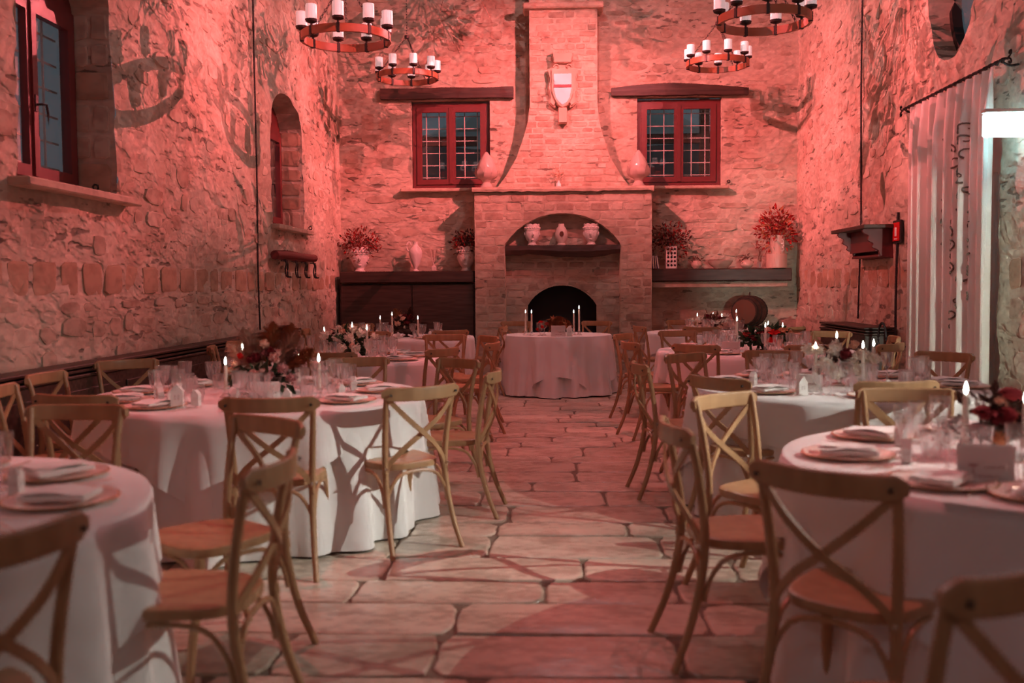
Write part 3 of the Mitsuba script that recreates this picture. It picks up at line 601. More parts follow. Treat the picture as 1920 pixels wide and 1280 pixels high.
KNIFE = P(cat(strip([(0, -.10, .004), (0, 0, .005)], .011, .004, ), extr(Polygon([(-.007, 0), (.007, 0), (.008, .07), (.003, .11), (-.006, .115)]), .002).apply_translation([0, 0, .004])), 'silver', 40)
def house_mesh():
    w, d, h, g = .042, .034, .058, .085
    b = extr(Polygon([(-w / 2, 0), (w / 2, 0), (w / 2, h), (w / 2 + .004, h - .002), (0, g), (-w / 2 - .004, h - .002), (-w / 2, h)]), d)
    v = b.vertices.copy(); b.vertices = np.stack([v[:, 0], d / 2 - v[:, 2], v[:, 1]], -1); b.fix_normals()
    return cat(b, bx(.008, .008, .02, .011, .006, g - .010, c=.001))
HOUSE = P(house_mesh(), 'paper')
HWIN = P(cat(*[bx(.006, .0015, .008, sx * .006, sy * .0175, z, c=.0003) for sx in (-1, 1) for sy in (-1, 1) for z in (.032, .042)], *[bx(.0015, .006, .008, sx * .0215, sy * .006, .035, c=.0003) for sx in (-1, 1) for sy in (-1, 1)]), 'card_grey')
def house(x, y, rz, tb, where, s=1.0):
    h = thing('house_favour', f'small white paper house, {where} {TN[tb]}', 'paper house', f'paper house favours on {TN[tb]}'); tw = M4(x, y, ZT + .002, rz, s)
    scene[h] = {**HOUSE, 'to_world': tw}; part(h, 'window', HWIN, tw)
seat_count = 0
ORD = ['first', 'second', 'third', 'fourth', 'fifth', 'sixth', 'seventh', 'eighth', 'ninth', 'tenth', 'eleventh', 'twelfth']
def setting(tb, ang, where, cutlery=True, gl=('tall', 'water', 'tumbler')):
    global seat_count
    x0, y0, R, _, _ = TB[tb]; a = math.radians(ang); seat_count += 1; r = np.random.default_rng(300 + seat_count)
    def at(rad, off): return x0 + rad * math.cos(a) - off * math.sin(a), y0 + rad * math.sin(a) + off * math.cos(a)
    px, py = at(R - .20, 0); tw = M4(px, py, ZT + .002, ang - 90 + r.uniform(-6, 6))
    p = thing('charger_plate', f'rose charger plate, {where} {TN[tb]}', 'plate', f'charger plates on {TN[tb]}'); scene[p] = {**PLATE, 'to_world': tw}; part(p, 'rim', RIM, tw, label='thin gold rim')
    single('napkin', NAP[seat_count % 3], f'folded white napkin, {where} {TN[tb]}', 'napkin', f'napkins on {TN[tb]}', tw=M4(px, py, ZT + .004, ang + r.uniform(-14, 14), 1.2))
    if seat_count % 2: single('menu_card', MENU, f'narrow white menu card, {where} {TN[tb]}', 'menu', f'menu cards on {TN[tb]}', tw=M4(px, py, ZT + .004, ang - 90 + r.uniform(-25, 25)))
    if cutlery:
        for off, m, nm, lb in ((.205, FORK, 'fork', 'inner silver fork'), (.235, FORK, 'fork', 'outer silver fork'), (-.205, KNIFE, 'knife', 'silver knife')):
            q = at(R - .20, off); single(nm, m, f'{lb}, {where} {TN[tb]}', nm, f'{nm}s on {TN[tb]}', tw=M4(*q, ZT + .002, ang + 90 + r.uniform(-4, 4)))
    for kind, rad, off in zip(gl, (.43, .40, .50), (-.11, .01, -.02)): goblet(kind, *at(R - rad + r.uniform(-.015, .015), off + r.uniform(-.02, .02)), tb, where)
    house(*at(R - .38, .12 + r.uniform(-.02, .02)), ang - 90 + r.uniform(-25, 25), tb, where)
def angle(tb, x, y): return math.degrees(math.atan2(y - TB[tb][1], x - TB[tb][0]))
PLACES = {k: [] for k in TB}
for (x, y, face, tb, _) in CHAIRS: PLACES[tb].append(angle(tb, x, y))
PLACES['LA'] += [150, 215, 255]; PLACES['RA'] += [0, 40, -35]; PLACES['RB'] += [5, 345]; PLACES['S'] = []
for tb, angs in PLACES.items():
    for q, a in enumerate(sorted(angs, key=lambda a: (-90 - a) % 360)):
        setting(tb, a, f'{ORD[q]} place clockwise from the front of', cutlery=tb in ('LA', 'LB', 'RA', 'RB', 'LC'))
# ------------------------------------------------------------------ candles
def flame_mesh(): return lathe([[0, 0], [.0055, .006], [.0080, .015], [.0070, .026], [.0035, .039], [0, .050]], 10)
FLAME = {**P(flame_mesh(), 'wax', True), 'emitter': {'type': 'area', 'radiance': rgb(34, 25, 18), 'sampling_weight': 0.6}}
WICK = P(cyl(.0015, .012, 5), 'black')
HOLD = P(lathe([[0, 0], [.036, 0], [.038, .004], [.030, .010], [.017, .022], [.015, .045], [.019, .055], [.015, .058], [0, .05]], 20), 'crystal', 40)
TAPER = {}
def candle(x, y, h, tb, where):
    k = round(h, 2)
    if k not in TAPER: TAPER[k] = P(lathe([[0, .045], [.0125, .045], [.0118, h * .6], [.0102, h - .004], [.008, h], [0, h - .001]], 14), 'wax', 40)
    c = thing('taper_candle', f'lit ivory taper candle, {where} on {TN[tb]}', 'candle', f'taper candles on {TN[tb]}'); tw = M4(x, y, ZT + .002)
    wx = part(c, 'wax', TAPER[k], tw); part(c, 'holder', HOLD, tw); part(wx, 'wick', WICK, M4(x, y, ZT + h - .001)); part(c, 'flame', FLAME, M4(x, y, ZT + h + .007))
CAND = []  # filled below
CAND = [('LB', -1.91, 5.75, .241, 'leftmost'), ('LB', -1.95, 6.20, .300, 'tallest, behind the blooms'), ('LB', -1.61, 6.25, .231, 'hidden behind the pampas'), ('LB', -1.35, 5.70, .261, 'rightmost'),
        ('LC', -2.10, 9.10, .279, 'leftmost'), ('LC', -1.79, 8.85, .330, 'middle and tallest'), ('LC', -1.64, 8.75, .309, 'rightmost'),
        ('LD', -2.19, 12.6, .278, 'leftmost'), ('LD', -1.99, 12.3, .332, 'tallest'), ('LD', -1.93, 12.9, .275, 'behind the flowers'), ('LD', -1.67, 12.3, .284, 'rightmost'),
        ('S', -.36, 12.95, .333, 'leftmost'), ('S', -.28, 12.85, .335, 'second from the left'), ('S', .26, 12.90, .330, 'third from the left'), ('S', .33, 12.95, .384, 'rightmost and tallest'),
        ('RD', 1.91, 13.4, .266, 'leftmost'), ('RD', 2.15, 13.6, .266, 'middle'), ('RD', 2.24, 13.45, .254, 'right of the middle'), ('RD', 2.35, 13.0, .322, 'rightmost and tallest'),
        ('RC', 1.76, 9.70, .336, 'leftmost and tallest'), ('RC', 2.01, 9.60, .277, 'second from the left'), ('RC', 2.12, 10.0, .278, 'behind the red flowers'), ('RC', 2.24, 9.90, .265, 'rightmost'),
        ('RB', 1.63, 6.30, .281, 'leftmost'), ('RB', 1.87, 6.70, .328, 'tallest, behind the white flowers'), ('RB', 1.89, 6.20, .292, 'in front of the white flowers'), ('RB', 2.08, 6.60, .279, 'rightmost'),
        ('RA', 1.52, 3.75, .278, 'left'), ('RA', 1.69, 3.65, .256, 'at the right image edge')]
for tb, x, y, tip, where in CAND: candle(x, y, tip - .057, tb, where)

# ------------------------------------------------------------------ flowers
def petal_bloom(r, rad, layers=4, tight=.8):
    ms = []
    for L in range(layers):
        n = 5 + L; el = math.radians(80 - L * 62 / max(1, layers - 1)); s = rad * (.55 + .45 * L / max(1, layers - 1))
        for k in range(n):
            az = 2 * math.pi * (k + .5 * (L % 2)) / n + r.uniform(-.2, .2); d = np.array([math.cos(az) * math.cos(el), math.sin(az) * math.cos(el), math.sin(el)])
            side = np.array([-math.sin(az), math.cos(az), 0]); w = s * (.55 + .1 * L); out = d * s
            up = np.cross(d, side)
            V = [out * .25, out * .75 - side * w * .5 + up * w * .1, out * .75 + side * w * .5 + up * w * .1, out * 1.02 - side * w * .28 - up * w * .3, out * 1.02 + side * w * .28 - up * w * .3, out * .85 + up * w * .05]
            ms.append(trimesh.Trimesh(V, [[0, 1, 5], [0, 5, 2], [1, 3, 5], [5, 4, 2], [3, 4, 5]], process=False))
    ms.append(ico(rad * .55, 1)); return cat(*ms)
def pompon(r, rad, n=70):
    V, f = [], []
    for k in range(n):
        u = r.normal(size=3); u[2] = abs(u[2]) - .25; u /= np.linalg.norm(u); a = np.cross(u, r.normal(size=3)); a /= np.linalg.norm(a); L = rad * r.uniform(.85, 1.08); w = rad * .13; o = len(V)
        b = np.cross(u, a) * w * .7
        V += [u * rad * .3, u * L * .7 + a * w, u * L * .7 - a * w, u * L + b * .5]; f += [[o, o + 1, o + 3], [o, o + 3, o + 2], [o + 1, o + 2, o + 3]]
    return cat(trimesh.Trimesh(V, f, process=False), ico(rad * .62, 1))
def daisy(r, rad, n=26):
    V, f = [], []
    for k in range(n):
        a = 2 * math.pi * k / n; L = rad * r.uniform(.85, 1.05); z = rad * r.uniform(.0, .35); c, s = math.cos(a), math.sin(a); w = rad * .1; o = len(V)
        V += [[c * rad * .1, s * rad * .1, 0], [c * L * .6 - s * w, s * L * .6 + c * w, z * .8], [c * L * .6 + s * w, s * L * .6 - c * w, z * .8], [c * L, s * L, z]]; f += [[o, o + 1, o + 3], [o, o + 3, o + 2]]
    return cat(trimesh.Trimesh(V, f, process=False), ico(rad * .24, 1, sz=.7))
def leaves(r, n, spread, size, up=.5, flat=.5):
    V, f = [], []
    for _ in range(n):
        d = r.normal(size=3); d[2] = d[2] * flat + up * abs(r.normal()); d /= np.linalg.norm(d) + 1e-9; c = d * np.array(spread) * r.uniform(.35, 1.0); a = np.cross(d, r.normal(size=3)); a /= np.linalg.norm(a) + 1e-9
        L = size * r.uniform(.6, 1.3); w = L * .28; b = np.cross(d, a); o = len(V); dd = d * .7 + r.normal(size=3) * .4; dd /= np.linalg.norm(dd)
        V += [c, c + dd * L * .4 + a * w, c + dd * L * .4 - a * w, c + dd * L + b * w * .6, c + dd * L * .45 + b * w * .5]; f += [[o, o + 1, o + 4], [o, o + 4, o + 2], [o + 1, o + 3, o + 4], [o + 4, o + 3, o + 2]]
    return trimesh.Trimesh(V, f, process=False)
def plume(r, base, tip, rad, n=260):
    n *= 2
    """feathery pampas head: hair-thin blades around a curved stem"""
    base, tip = np.array(base, float), np.array(tip, float); ax = tip - base; L = np.linalg.norm(ax); ax /= L; V, f = [], []
    for _ in range(n):
        t = r.uniform(.1, 1); p = base + ax * L * t; d = r.normal(size=3); d -= ax * (d @ ax); d /= np.linalg.norm(d); R = rad * math.sin(math.pi * min(1, .18 + .8 * t)) * r.uniform(.5, 1.1)
        e = p + d * R + ax * R * .8 + np.array([0, 0, -.25 * R]); s = np.cross(d, ax) * .0036; o = len(V); m = (p + e) / 2 + ax * R * .15
        V += [p - s, p + s, m - s, m + s, e]; f += [[o, o + 1, o + 3], [o, o + 3, o + 2], [o + 2, o + 3, o + 4]]
    return trimesh.Trimesh(V, f, process=False)
BOWL = lathe([[0, 0], [.045, 0], [.045, .006], [.016, .018], [.016, .035], [.05, .05], [.085, .075], [.095, .105], [.090, .105], [.08, .078], [.05, .056], [0, .05]], 28)
def arrangement(tb, x, y, label, blooms, leaf, seed, plumes=(), bowl='dark_wood', lsize=.07, spread=(.17, .15, .13), nleaf=90, extra=()):
    r = np.random.default_rng(seed); a = thing('flower_arrangement', label, 'flowers'); tw = M4(x, y, ZT + .002)
    part(a, 'bowl', P(BOWL, bowl, 40), tw)
    part(a, 'foliage', P(mv(leaves(r, nleaf, spread, lsize, .5, .7), z=.12), leaf), tw, kind='stuff')
    for (m, bl) in extra: part(a, 'sprigs', P(bl, m), tw, kind='stuff')
    for (kind, col, rad, bx_, by_, bz_) in blooms:
        fn = dict(rose=petal_bloom, pom=pompon, daisy=daisy)[kind]; m = fn(r, rad)
        m = mv(m, rx=r.uniform(5, 55) if kind != 'rose' else r.uniform(0, 40), rz=r.uniform(-70, 70)); m = mv(m, bx_, by_, bz_)
        part(a, 'bloom', P(m, col, 40 if kind == 'rose' else False), tw)
    for (b, t, rd, col, n) in plumes: part(a, 'pampas_plume', P(plume(r, b, t, rd, n), col), tw)
    return a
def dome(r, n, cols, kinds, sp, rads, z0=.10, front=True):
    out = []
    for k in range(n):
        az = r.uniform(math.pi * (1.0 if front else 0), 2 * math.pi * (1 if not front else 1.0)) if r.random() < .7 else r.uniform(0, 2 * math.pi); el = r.uniform(.05, 1.25)
        out.append((kinds[int(r.integers(len(kinds)))], cols[int(r.integers(len(cols)))], r.uniform(*rads), sp[0] * math.cos(az) * math.cos(el), sp[1] * math.sin(az) * math.cos(el), z0 + sp[2] * math.sin(el)))
    return out
r = np.random.default_rng(31)
arrangement('LB', -1.72, 5.92, 'big dusky centrepiece of pampas plumes, pink roses and dark leaves', [
    ('pom', 'rose', .036, -.10, -.17, .12), ('pom', 'rose', .038, -.02, -.18, .135), ('pom', 'dusty', .040, .06, -.16, .12), ('pom', 'dusty', .040, .13, -.12, .16), ('pom', 'rose', .030, -.05, -.18, .06), ('pom', 'dusty', .038, .0, -.18, .055),
    ('pom', 'peach', .030, -.19, -.10, .15), ('pom', 'peach', .026, -.15, -.12, .19), ('pom', 'red', .026, -.125, -.10, .235), ('pom', 'burgundy', .042, -.04, -.08, .22), ('pom', 'burgundy', .042, .05, -.06, .25), ('pom', 'rose', .026, .10, -.12, .21), ('pom', 'rose', .026, .03, -.17, .16),
    ('pom', 'olive', .04, -.17, -.13, .10), ('pom', 'dusty', .038, .17, -.08, .10), ('pom', 'peach', .035, .0, -.03, .30)] + dome(r, 10, ['dusty', 'burgundy', 'rose'], ['pom'], (.19, .17, .16), (.028, .045)),
    'leaf', 1, plumes=[((-.02, 0, .12), (-.16, .08, .40), .10, 'pampas', 420), ((.0, .02, .14), (.02, .10, .43), .12, 'rust', 420), ((.04, 0, .14), (.17, .08, .38), .11, 'pampas', 420), ((.10, 0, .14), (.28, .02, .27), .09, 'rust', 360), ((-.05, 0, .14), (-.24, .02, .30), .08, 'peach', 320), ((.1, .05, .16), (.12, .15, .42), .10, 'rust', 360)], lsize=.085, spread=(.20, .17, .09), nleaf=80)
arrangement('LC', -1.86, 8.98, 'white chrysanthemum centrepiece with dark leaves', [('pom', 'cream', q, a, b, c) for q, a, b, c in ((.058, -.19, -.06, .20), (.06, -.06, -.12, .18), (.055, .04, -.13, .19), (.058, .13, -.06, .22), (.05, -.16, -.13, .08), (.055, -.02, -.17, .09), (.055, .10, -.15, .09), (.045, .2, -.08, .12), (.05, .05, -.02, .26), (.05, -.08, 0, .25), (.045, .24, 0, .19), (.05, .17, .04, .26))] + dome(r, 4, ['peach', 'burgundy'], ['pom'], (.18, .15, .15), (.03, .04)), 'leaf', 2, lsize=.09)
arrangement('LD', -1.86, 12.62, 'shadowy centrepiece of dark dried flowers by the cabinet', dome(r, 10, ['burgundy', 'dusty', 'peach', 'dusty'], ['rose', 'pom'], (.2, .16, .17), (.035, .055)), 'dry_dark', 3, plumes=[((0, 0, .12), (-.16, .05, .36), .10, 'rust', 300), ((.02, 0, .12), (.05, .05, .38), .09, 'dry_brown', 260)], lsize=.10)
arrangement('S', .055, 12.85, 'low rust-brown dried bush with red berries on the small table', [('rose', 'red', .030, -.22, -.06, .17), ('pom', 'red', .028, -.2, -.1, .11), ('pom', 'red', .024, -.26, -.08, .08), ('pom', 'dry_red', .03, -.14, -.1, .15), ('rose', 'burgundy', .03, -.23, -.04, .06)], 'rust', 4, plumes=[((0, 0, .05), (-.10, .02, .20), .11, 'rust', 420), ((0, 0, .05), (.02, .02, .24), .12, 'rust', 460), ((.03, 0, .05), (.13, .02, .19), .11, 'rust', 420), ((.0, -.03, .04), (.05, -.06, .18), .10, 'orange', 300)], lsize=.06, spread=(.16, .13, .10))
arrangement('RD', 2.10, 13.42, 'white daisy-like chrysanthemums with brown foliage near the barrel', [('daisy', 'cream', .085, .02, -.12, .13), ('daisy', 'cream', .095, .17, -.06, .19), ('pom', 'cream', .065, -.17, -.05, .17), ('pom', 'cream', .045, -.26, 0, .16), ('pom', 'peach', .05, -.08, -.14, .09), ('pom', 'peach', .045, .08, -.16, .07), ('daisy', 'cream', .06, .26, -.05, .10)] + dome(r, 4, ['dusty', 'burgundy'], ['rose'], (.2, .15, .12), (.03, .045)), 'dry_brown', 5, lsize=.08)
arrangement('RC', 2.04, 9.78, 'low centrepiece of red and orange blooms with dark leaves', [('rose', 'red', .06, .06, -.14, .17), ('rose', 'red', .05, .03, -.16, .10), ('rose', 'orange', .055, .16, -.08, .19), ('pom', 'peach', .035, .10, -.17, .09), ('rose', 'burgundy', .055, -.05, -.12, .16), ('rose', 'burgundy', .055, -.12, -.10, .12), ('pom', 'rose', .04, .0, -.12, .20), ('rose', 'orange', .045, .22, -.03, .17), ('pom', 'peach', .03, .14, -.17, .05), ('rose', 'dry_red', .05, -.18, -.05, .15)], 'leaf', 6, lsize=.10, spread=(.24, .18, .08), nleaf=130)
arrangement('RB', 1.80, 6.38, 'white gladiolus and chrysanthemum centrepiece in a footed metal bowl', [('pom', 'cream', q, a, b, c) for q, a, b, c in ((.065, -.11, -.10, .14), (.06, -.06, -.13, .08), (.055, -.05, -.08, .21), (.05, -.16, -.06, .22), (.05, .04, -.12, .17), (.055, .07, -.13, .11), (.05, .10, -.13, .06), (.055, .12, -.06, .19), (.05, .17, -.05, .17), (.05, -.20, -.02, .22), (.045, .22, -.02, .16), (.05, -.02, .02, .24))] + [('pom', 'burgundy', .05, .0, -.13, .20), ('pom', 'peach', .04, .08, -.03, .25)], 'dry_dark', 7, bowl='silver', lsize=.07, nleaf=50, spread=(.15, .13, .08))
arrangement('RA', 1.66, 3.80, 'dark centrepiece of burgundy and rust blooms at the right image edge', [('rose', 'burgundy', .045, -.09, -.10, .16), ('rose', 'burgundy', .045, -.03, -.12, .15), ('pom', 'orange', .034, .01, -.10, .14), ('pom', 'peach', .032, -.02, -.06, .19), ('rose', 'burgundy', .045, .03, -.04, .22), ('pom', 'orange', .036, -.05, -.14, .07), ('rose', 'dry_red', .05, .06, -.12, .12), ('rose', 'burgundy', .05, .12, -.08, .17), ('pom', 'peach', .035, .10, -.14, .10), ('rose', 'dusty', .04, -.10, -.06, .09)], 'dry_dark', 8, lsize=.07, spread=(.15, .14, .10))

# ------------------------------------------------------------------ cards and frames on tables
def tent_card(x, y, rz, w, h, label, tb, m='card_grey', lean=14, lines=3, picture=False):
    c = thing('table_card', label, 'card'); tw = M4(x, y, ZT + .002, rz); o = h * math.sin(math.radians(lean)) / 2
    part(c, 'board', P(cat(mv(bx(w, .0018, h, 0, 0, h / 2, c=.0004), y=-o, rx=-lean), mv(bx(w, .0018, h, 0, 0, h / 2, c=.0004), y=o, rx=lean)), m), tw)
    pr = [mv(bx(w * q, .0004, .003, dx, -.0012, z, c=.0001), y=-o, rx=-lean) for q, dx, z in [(.62, .05 * w, h * .82), (.35, .2 * w, h * .62), (.4, .18 * w, h * .42), (.5, 0, h * .2)][:lines + 1]]
    part(c, 'printed_lines', P(cat(*pr), 'ink'), tw, label='lines of small print')
    if picture:
        pc = cat(ico(.022, 1, sy=.02), mv(ico(.016, 1, sy=.02), .02, 0, .012), mv(ico(.018, 1, sy=.02), -.016, 0, .014), bx(.004, .0006, .05, 0, 0, -.03, c=.0001))
        part(c, 'printed_picture', P(mv(mv(pc, -.22 * w, -.0014, h * .6), y=-o, rx=-lean), 'dusty'), tw, label='printed bunch of red flowers')
tent_card(1.37, 3.22, -8, .17, .125, 'grey tent card printed with red flowers on the near right table', 'RA', picture=True)
tent_card(1.52, 6.02, -38, .15, .11, 'pale tilted card between goblets on the right table with the metal flower bowl', 'RB', m='paper', lean=28)
tent_card(1.62, 9.22, -20, .16, .12, 'pinkish card in front of the red flowers on the third right table', 'RC', lean=20)
tent_card(-1.62, 5.55, 20, .16, .12, 'pale leaning card among the goblets on the pampas table', 'LB', m='paper', lean=28)
tent_card(.06, 12.52, 3, .18, .14, 'grey card standing at the front edge of the small table before the fireplace', 'S', lean=12)
house(.20, 12.58, 5, 'S', 'right of the grey card on', 1.6)
house(-2.02, 5.28, 15, 'LB', 'tallest, at the front left of', 1.5); house(-2.08, 5.36, 30, 'LB', 'just behind the tallest one of', 1.1); house(1.42, 5.78, 8, 'RB', 'beside the front goblets of', 1.25); house(1.55, 3.28, -60, 'RA', 'right of the grey tent card on', 1.15); house(-1.75, 5.42, 80, 'LB', 'in front of the pink roses of', 1.0)
for kd, xx, yy, tb, wh in (('water', -.17, 12.80, 'S', 'left of the red berries on'), ('tall', -.12, 12.92, 'S', 'beside the red berries on'), ('water', 1.66, 3.16, 'RA', 'at the right image edge of'), ('tall', 1.60, 3.22, 'RA', 'at the right image edge of'), ('water', -1.72, 5.48, 'LB', 'left of the leaning card on'),
        ('water', -1.66, 5.42, 'LB', 'in front of the leaning card on'), ('tumbler', -1.60, 5.50, 'LB', 'right of the leaning card on'), ('water', 1.53, 5.80, 'RB', 'before the white flowers of'), ('tall', 1.58, 5.77, 'RB', 'before the white flowers of')): goblet(kd, xx, yy, tb, wh)

# ------------------------------------------------------------------ chandeliers
def chain(p, q, link=.05, w=.011, rr=.0032):
    p, q = np.array(p, float), np.array(q, float); L = np.linalg.norm(q - p); n = max(2, int(L / (link * .78))); d = (q - p) / L; ms = []
    a = np.cross(d, [0, 0, 1] if abs(d[2]) < .9 else [1, 0, 0]); a /= np.linalg.norm(a); b = np.cross(d, a); th = np.arange(8) * 2 * np.pi / 8
    for k in range(n):
        c = p + d * L * (k + .5) / n; s = a if k % 2 else b
        ms.append(tube(c + np.outer(np.cos(th), d) * link / 2 + np.outer(np.sin(th), s) * w, rr, 5, closed=True))
    return cat(*ms)
def chandelier(x, y, z, rot, label):
    c = thing('chandelier', label, 'chandelier', 'cartwheel chandeliers'); tw = M4(x, y, z, rot); n = 48; a = np.arange(n) * 2 * np.pi / n; R = .44
    part(c, 'ring', P(sweep(np.stack([R * np.cos(a), R * np.sin(a), 0 * a], -1), np.array([[-.016, -.04], [.016, -.04], [.016, .04], [-.016, .04]]), True), 'ring_wood', 50), tw)
    for k in range(9):
        t = 2 * math.pi * (k + .5) / 9; px, py = R * math.cos(t), R * math.sin(t); d = math.degrees(t)
        part(c, 'bracket', P(mv(cat(bx(.044, .032, .092, 0, 0, 0, c=.003), bx(.02, .02, .04, 0, 0, .06, c=.003)), px, py, 0, rz=d), 'iron'), tw)
        cup = part(c, 'candle_cup', P(mv(lathe([[0, 0], [.03, 0], [.056, .012], [.062, .034], [.058, .034], [0, .024]], 20), px, py, .07), 'iron', 40), tw)
        part(cup, 'candle_shade', P(mv(lathe([[0, 0], [.054, 0], [.056, .003], [.056, .148], [.053, .152], [.050, .150], [.049, .01], [0, .01]], 24), px, py, .096), 'frosted', 40) | {'emitter': {'type': 'area', 'radiance': rgb(.26, .21, .21), 'sampling_weight': .05}}, tw, label='white frosted candle-shaped shade')
    part(c, 'hub', P(mv(cyl(.035, .05, 14, c=.006), z=.56), 'iron', 40), tw)
    for k in range(3):
        t = 2 * math.pi * (k + .25) / 3; part(c, 'chain', P(chain([R * math.cos(t), R * math.sin(t), .04], [.02 * math.cos(t), .02 * math.sin(t), .57]), 'iron'), tw)
    part(c, 'chain', P(chain([0, 0, .60], [0, 0, ZC - z]), 'iron'), tw)
chandelier(-2.10, 10.3, 3.93, 12, 'cartwheel chandelier with white candle shades, the nearer one on the left')
chandelier(-2.15, 15.0, 4.50, 30, 'cartwheel chandelier with white candle shades above the left window beam')
chandelier(2.08, 10.1, 3.98, 3, 'cartwheel chandelier with white candle shades, the nearer one on the right')
chandelier(2.42, 15.0, 4.62, 20, 'cartwheel chandelier with white candle shades above the right window beam')

# ------------------------------------------------------------------ coat of arms
k = thing('coat_of_arms', 'carved stone coat of arms with a crown and a banded shield on the chimney', 'coat of arms')
fm = lambda m: (lambda v: setattr(m, 'vertices', v) or m)(np.stack([m.vertices[:, 0], -m.vertices[:, 2], m.vertices[:, 1]], -1))
def relief(pts, h, y0, bev=.012):
    p = Polygon(pts); a = extr(p, h - bev); b = extr(p.buffer(-bev), h); m = cat(fm(a), fm(b)); m.apply_translation([0, y0, 0]); return m
cx, yy = .16, SY - .006
sc = [(-.24, .36), (-.235, .42), (-.16, .46), (-.13, .53), (.13, .53), (.16, .46), (.235, .42), (.24, .36), (.215, .26), (.235, .14), (.20, .0), (.215, -.1), (.12, -.17), (.10, -.12), (0, -.20), (-.10, -.12), (-.12, -.17), (-.215, -.1), (-.20, 0), (-.235, .14), (-.215, .26)]
tw = T().translate([cx, yy, 4.36]).scale([1, 1.9, 1])
part(k, 'cartouche', P(relief(smoothpath(sc + sc[:1], 4)[:, :2], .07, 0, .02), 'crest_stone', 30), tw)
part(k, 'crown', P(cat(relief([(-.13, .50), (.13, .50), (.17, .66), (-.17, .66)], .11, 0), *[relief([(q - .018, .655), (q + .018, .655), (q, .70)], .10, 0, .004) for q in np.linspace(-.15, .15, 9)], bx(.28, .12, .025, 0, -.05, .52, c=.006), bx(.33, .12, .02, 0, -.05, .645, c=.006)), 'crest_stone', 30), tw)
for s in (-1, 1):
    t = np.linspace(0, 4.2, 26); sp = np.stack([s * (.085 + (.055 - .011 * t) * np.cos(t)), np.full(26, -.078), .445 + (.055 - .011 * t) * np.sin(t)], -1); part(k, 'scroll', P(tube(sp, .011, 7), 'crest_stone', 60), tw)
shield = lambda q: [(-.165 * q, .33 * q + .06), (.165 * q, .33 * q + .06), (.165 * q, .10), (.13 * q, -.04 * q), (.07 * q, -.13 * q), (0, -.18 * q), (-.07 * q, -.13 * q), (-.13 * q, -.04 * q), (-.165 * q, .10)]
part(k, 'shield_rim', P(relief(shield(1.08), .095, 0), 'crest_stone', 30), tw); sh = part(k, 'shield', P(relief(shield(.84), .103, 0, .006), 'crest_panel', 30), tw, label='lilac-tinted shield field')
part(sh, 'band', P(bx(.275, .012, .04, 0, -.104, .145, c=.002), 'crest_band'), tw, label='dark red horizontal band'); part(k, 'corbel', P(bx(.14, .09, .24, 0, -.045, -.30, c=.01), 'crest_stone'), tw)

# ------------------------------------------------------------------ finials, figurine, vases in the arch
def finial(x, label):
    t = thing('ceramic_finial', label, 'finial', 'acorn finials on the mantel'); tw = M4(x, 16.0, 2.937)
    part(t, 'foot', P(lathe([[0, 0], [.10, 0], [.105, .02], [.085, .05], [.06, .10], [.075, .13], [.10, .15], [0, .16]], 24), 'finial_glaze', 40), tw)
    part(t, 'calyx', P(lathe([[.0, .14], [.10, .145], [.155, .19], [.172, .25], [.165, .29], [.15, .28], [0, .25]], 32, lambda z, th: 1 + .05 * np.abs(np.sin(6 * th)) * (z > .15)), 'finial_glaze', 40), tw)
    part(t, 'bud', P(lathe([[.0, .2], [.14, .24], [.15, .30], [.14, .37], [.105, .45], [.06, .52], [.02, .575], [0, .585]], 32, lambda z, th: 1 + .03 * np.cos(8 * th) * np.clip((.5 - z) * 5, 0, 1)), 'finial_glaze', 50), tw)
    for q in range(9):
        a = q * 2 * math.pi / 9; L = np.array([(.105, .15), (.160, .19), (.182, .25), (.176, .30), (.186, .335)]); V = []
        for (rr, zz), w in zip(L, (.05, .062, .058, .036, .004)):
            for e in (-w, 0, w): V.append([rr * math.cos(a) - e * math.sin(a), rr * math.sin(a) + e * math.cos(a), zz])
        fs = [[i * 3 + j, i * 3 + j + 1, i * 3 + j + 4, i * 3 + j + 3] for i in range(4) for j in range(2)]
        part(t, 'sepal', P(tri(V, fs), 'finial_glaze', True), tw)
finial(-1.05, 'glazed acorn-shaped ceramic finial on the left end of the mantel'); finial(1.35, 'glazed acorn-shaped ceramic finial on the right end of the mantel')
r = np.random.default_rng(8)
g = thing('dried_sprig', 'small white dried sprig in a bottle on the middle of the mantel', 'dried flowers'); tw = M4(.09, 15.95, 2.937)
part(g, 'bottle', P(lathe([[0, 0], [.04, 0], [.045, .02], [.04, .06], [.016, .09], [.018, .11], [0, .1]], 18), 'ceramic', 40), tw)
part(g, 'sprig', P(cat(*[tube([(0, 0, .09), (r.uniform(-.04, .04), r.uniform(-.03, .03), .2), (a := r.uniform(-.12, .12), b := r.uniform(-.06, .06), c_ := r.uniform(.24, .36))], [.003, .002, .0015], 5, 3) for _ in range(7)], mv(leaves(r, 60, (.11, .06, .12), .045, .5), z=.2)), 'peach'), tw, kind='stuff')
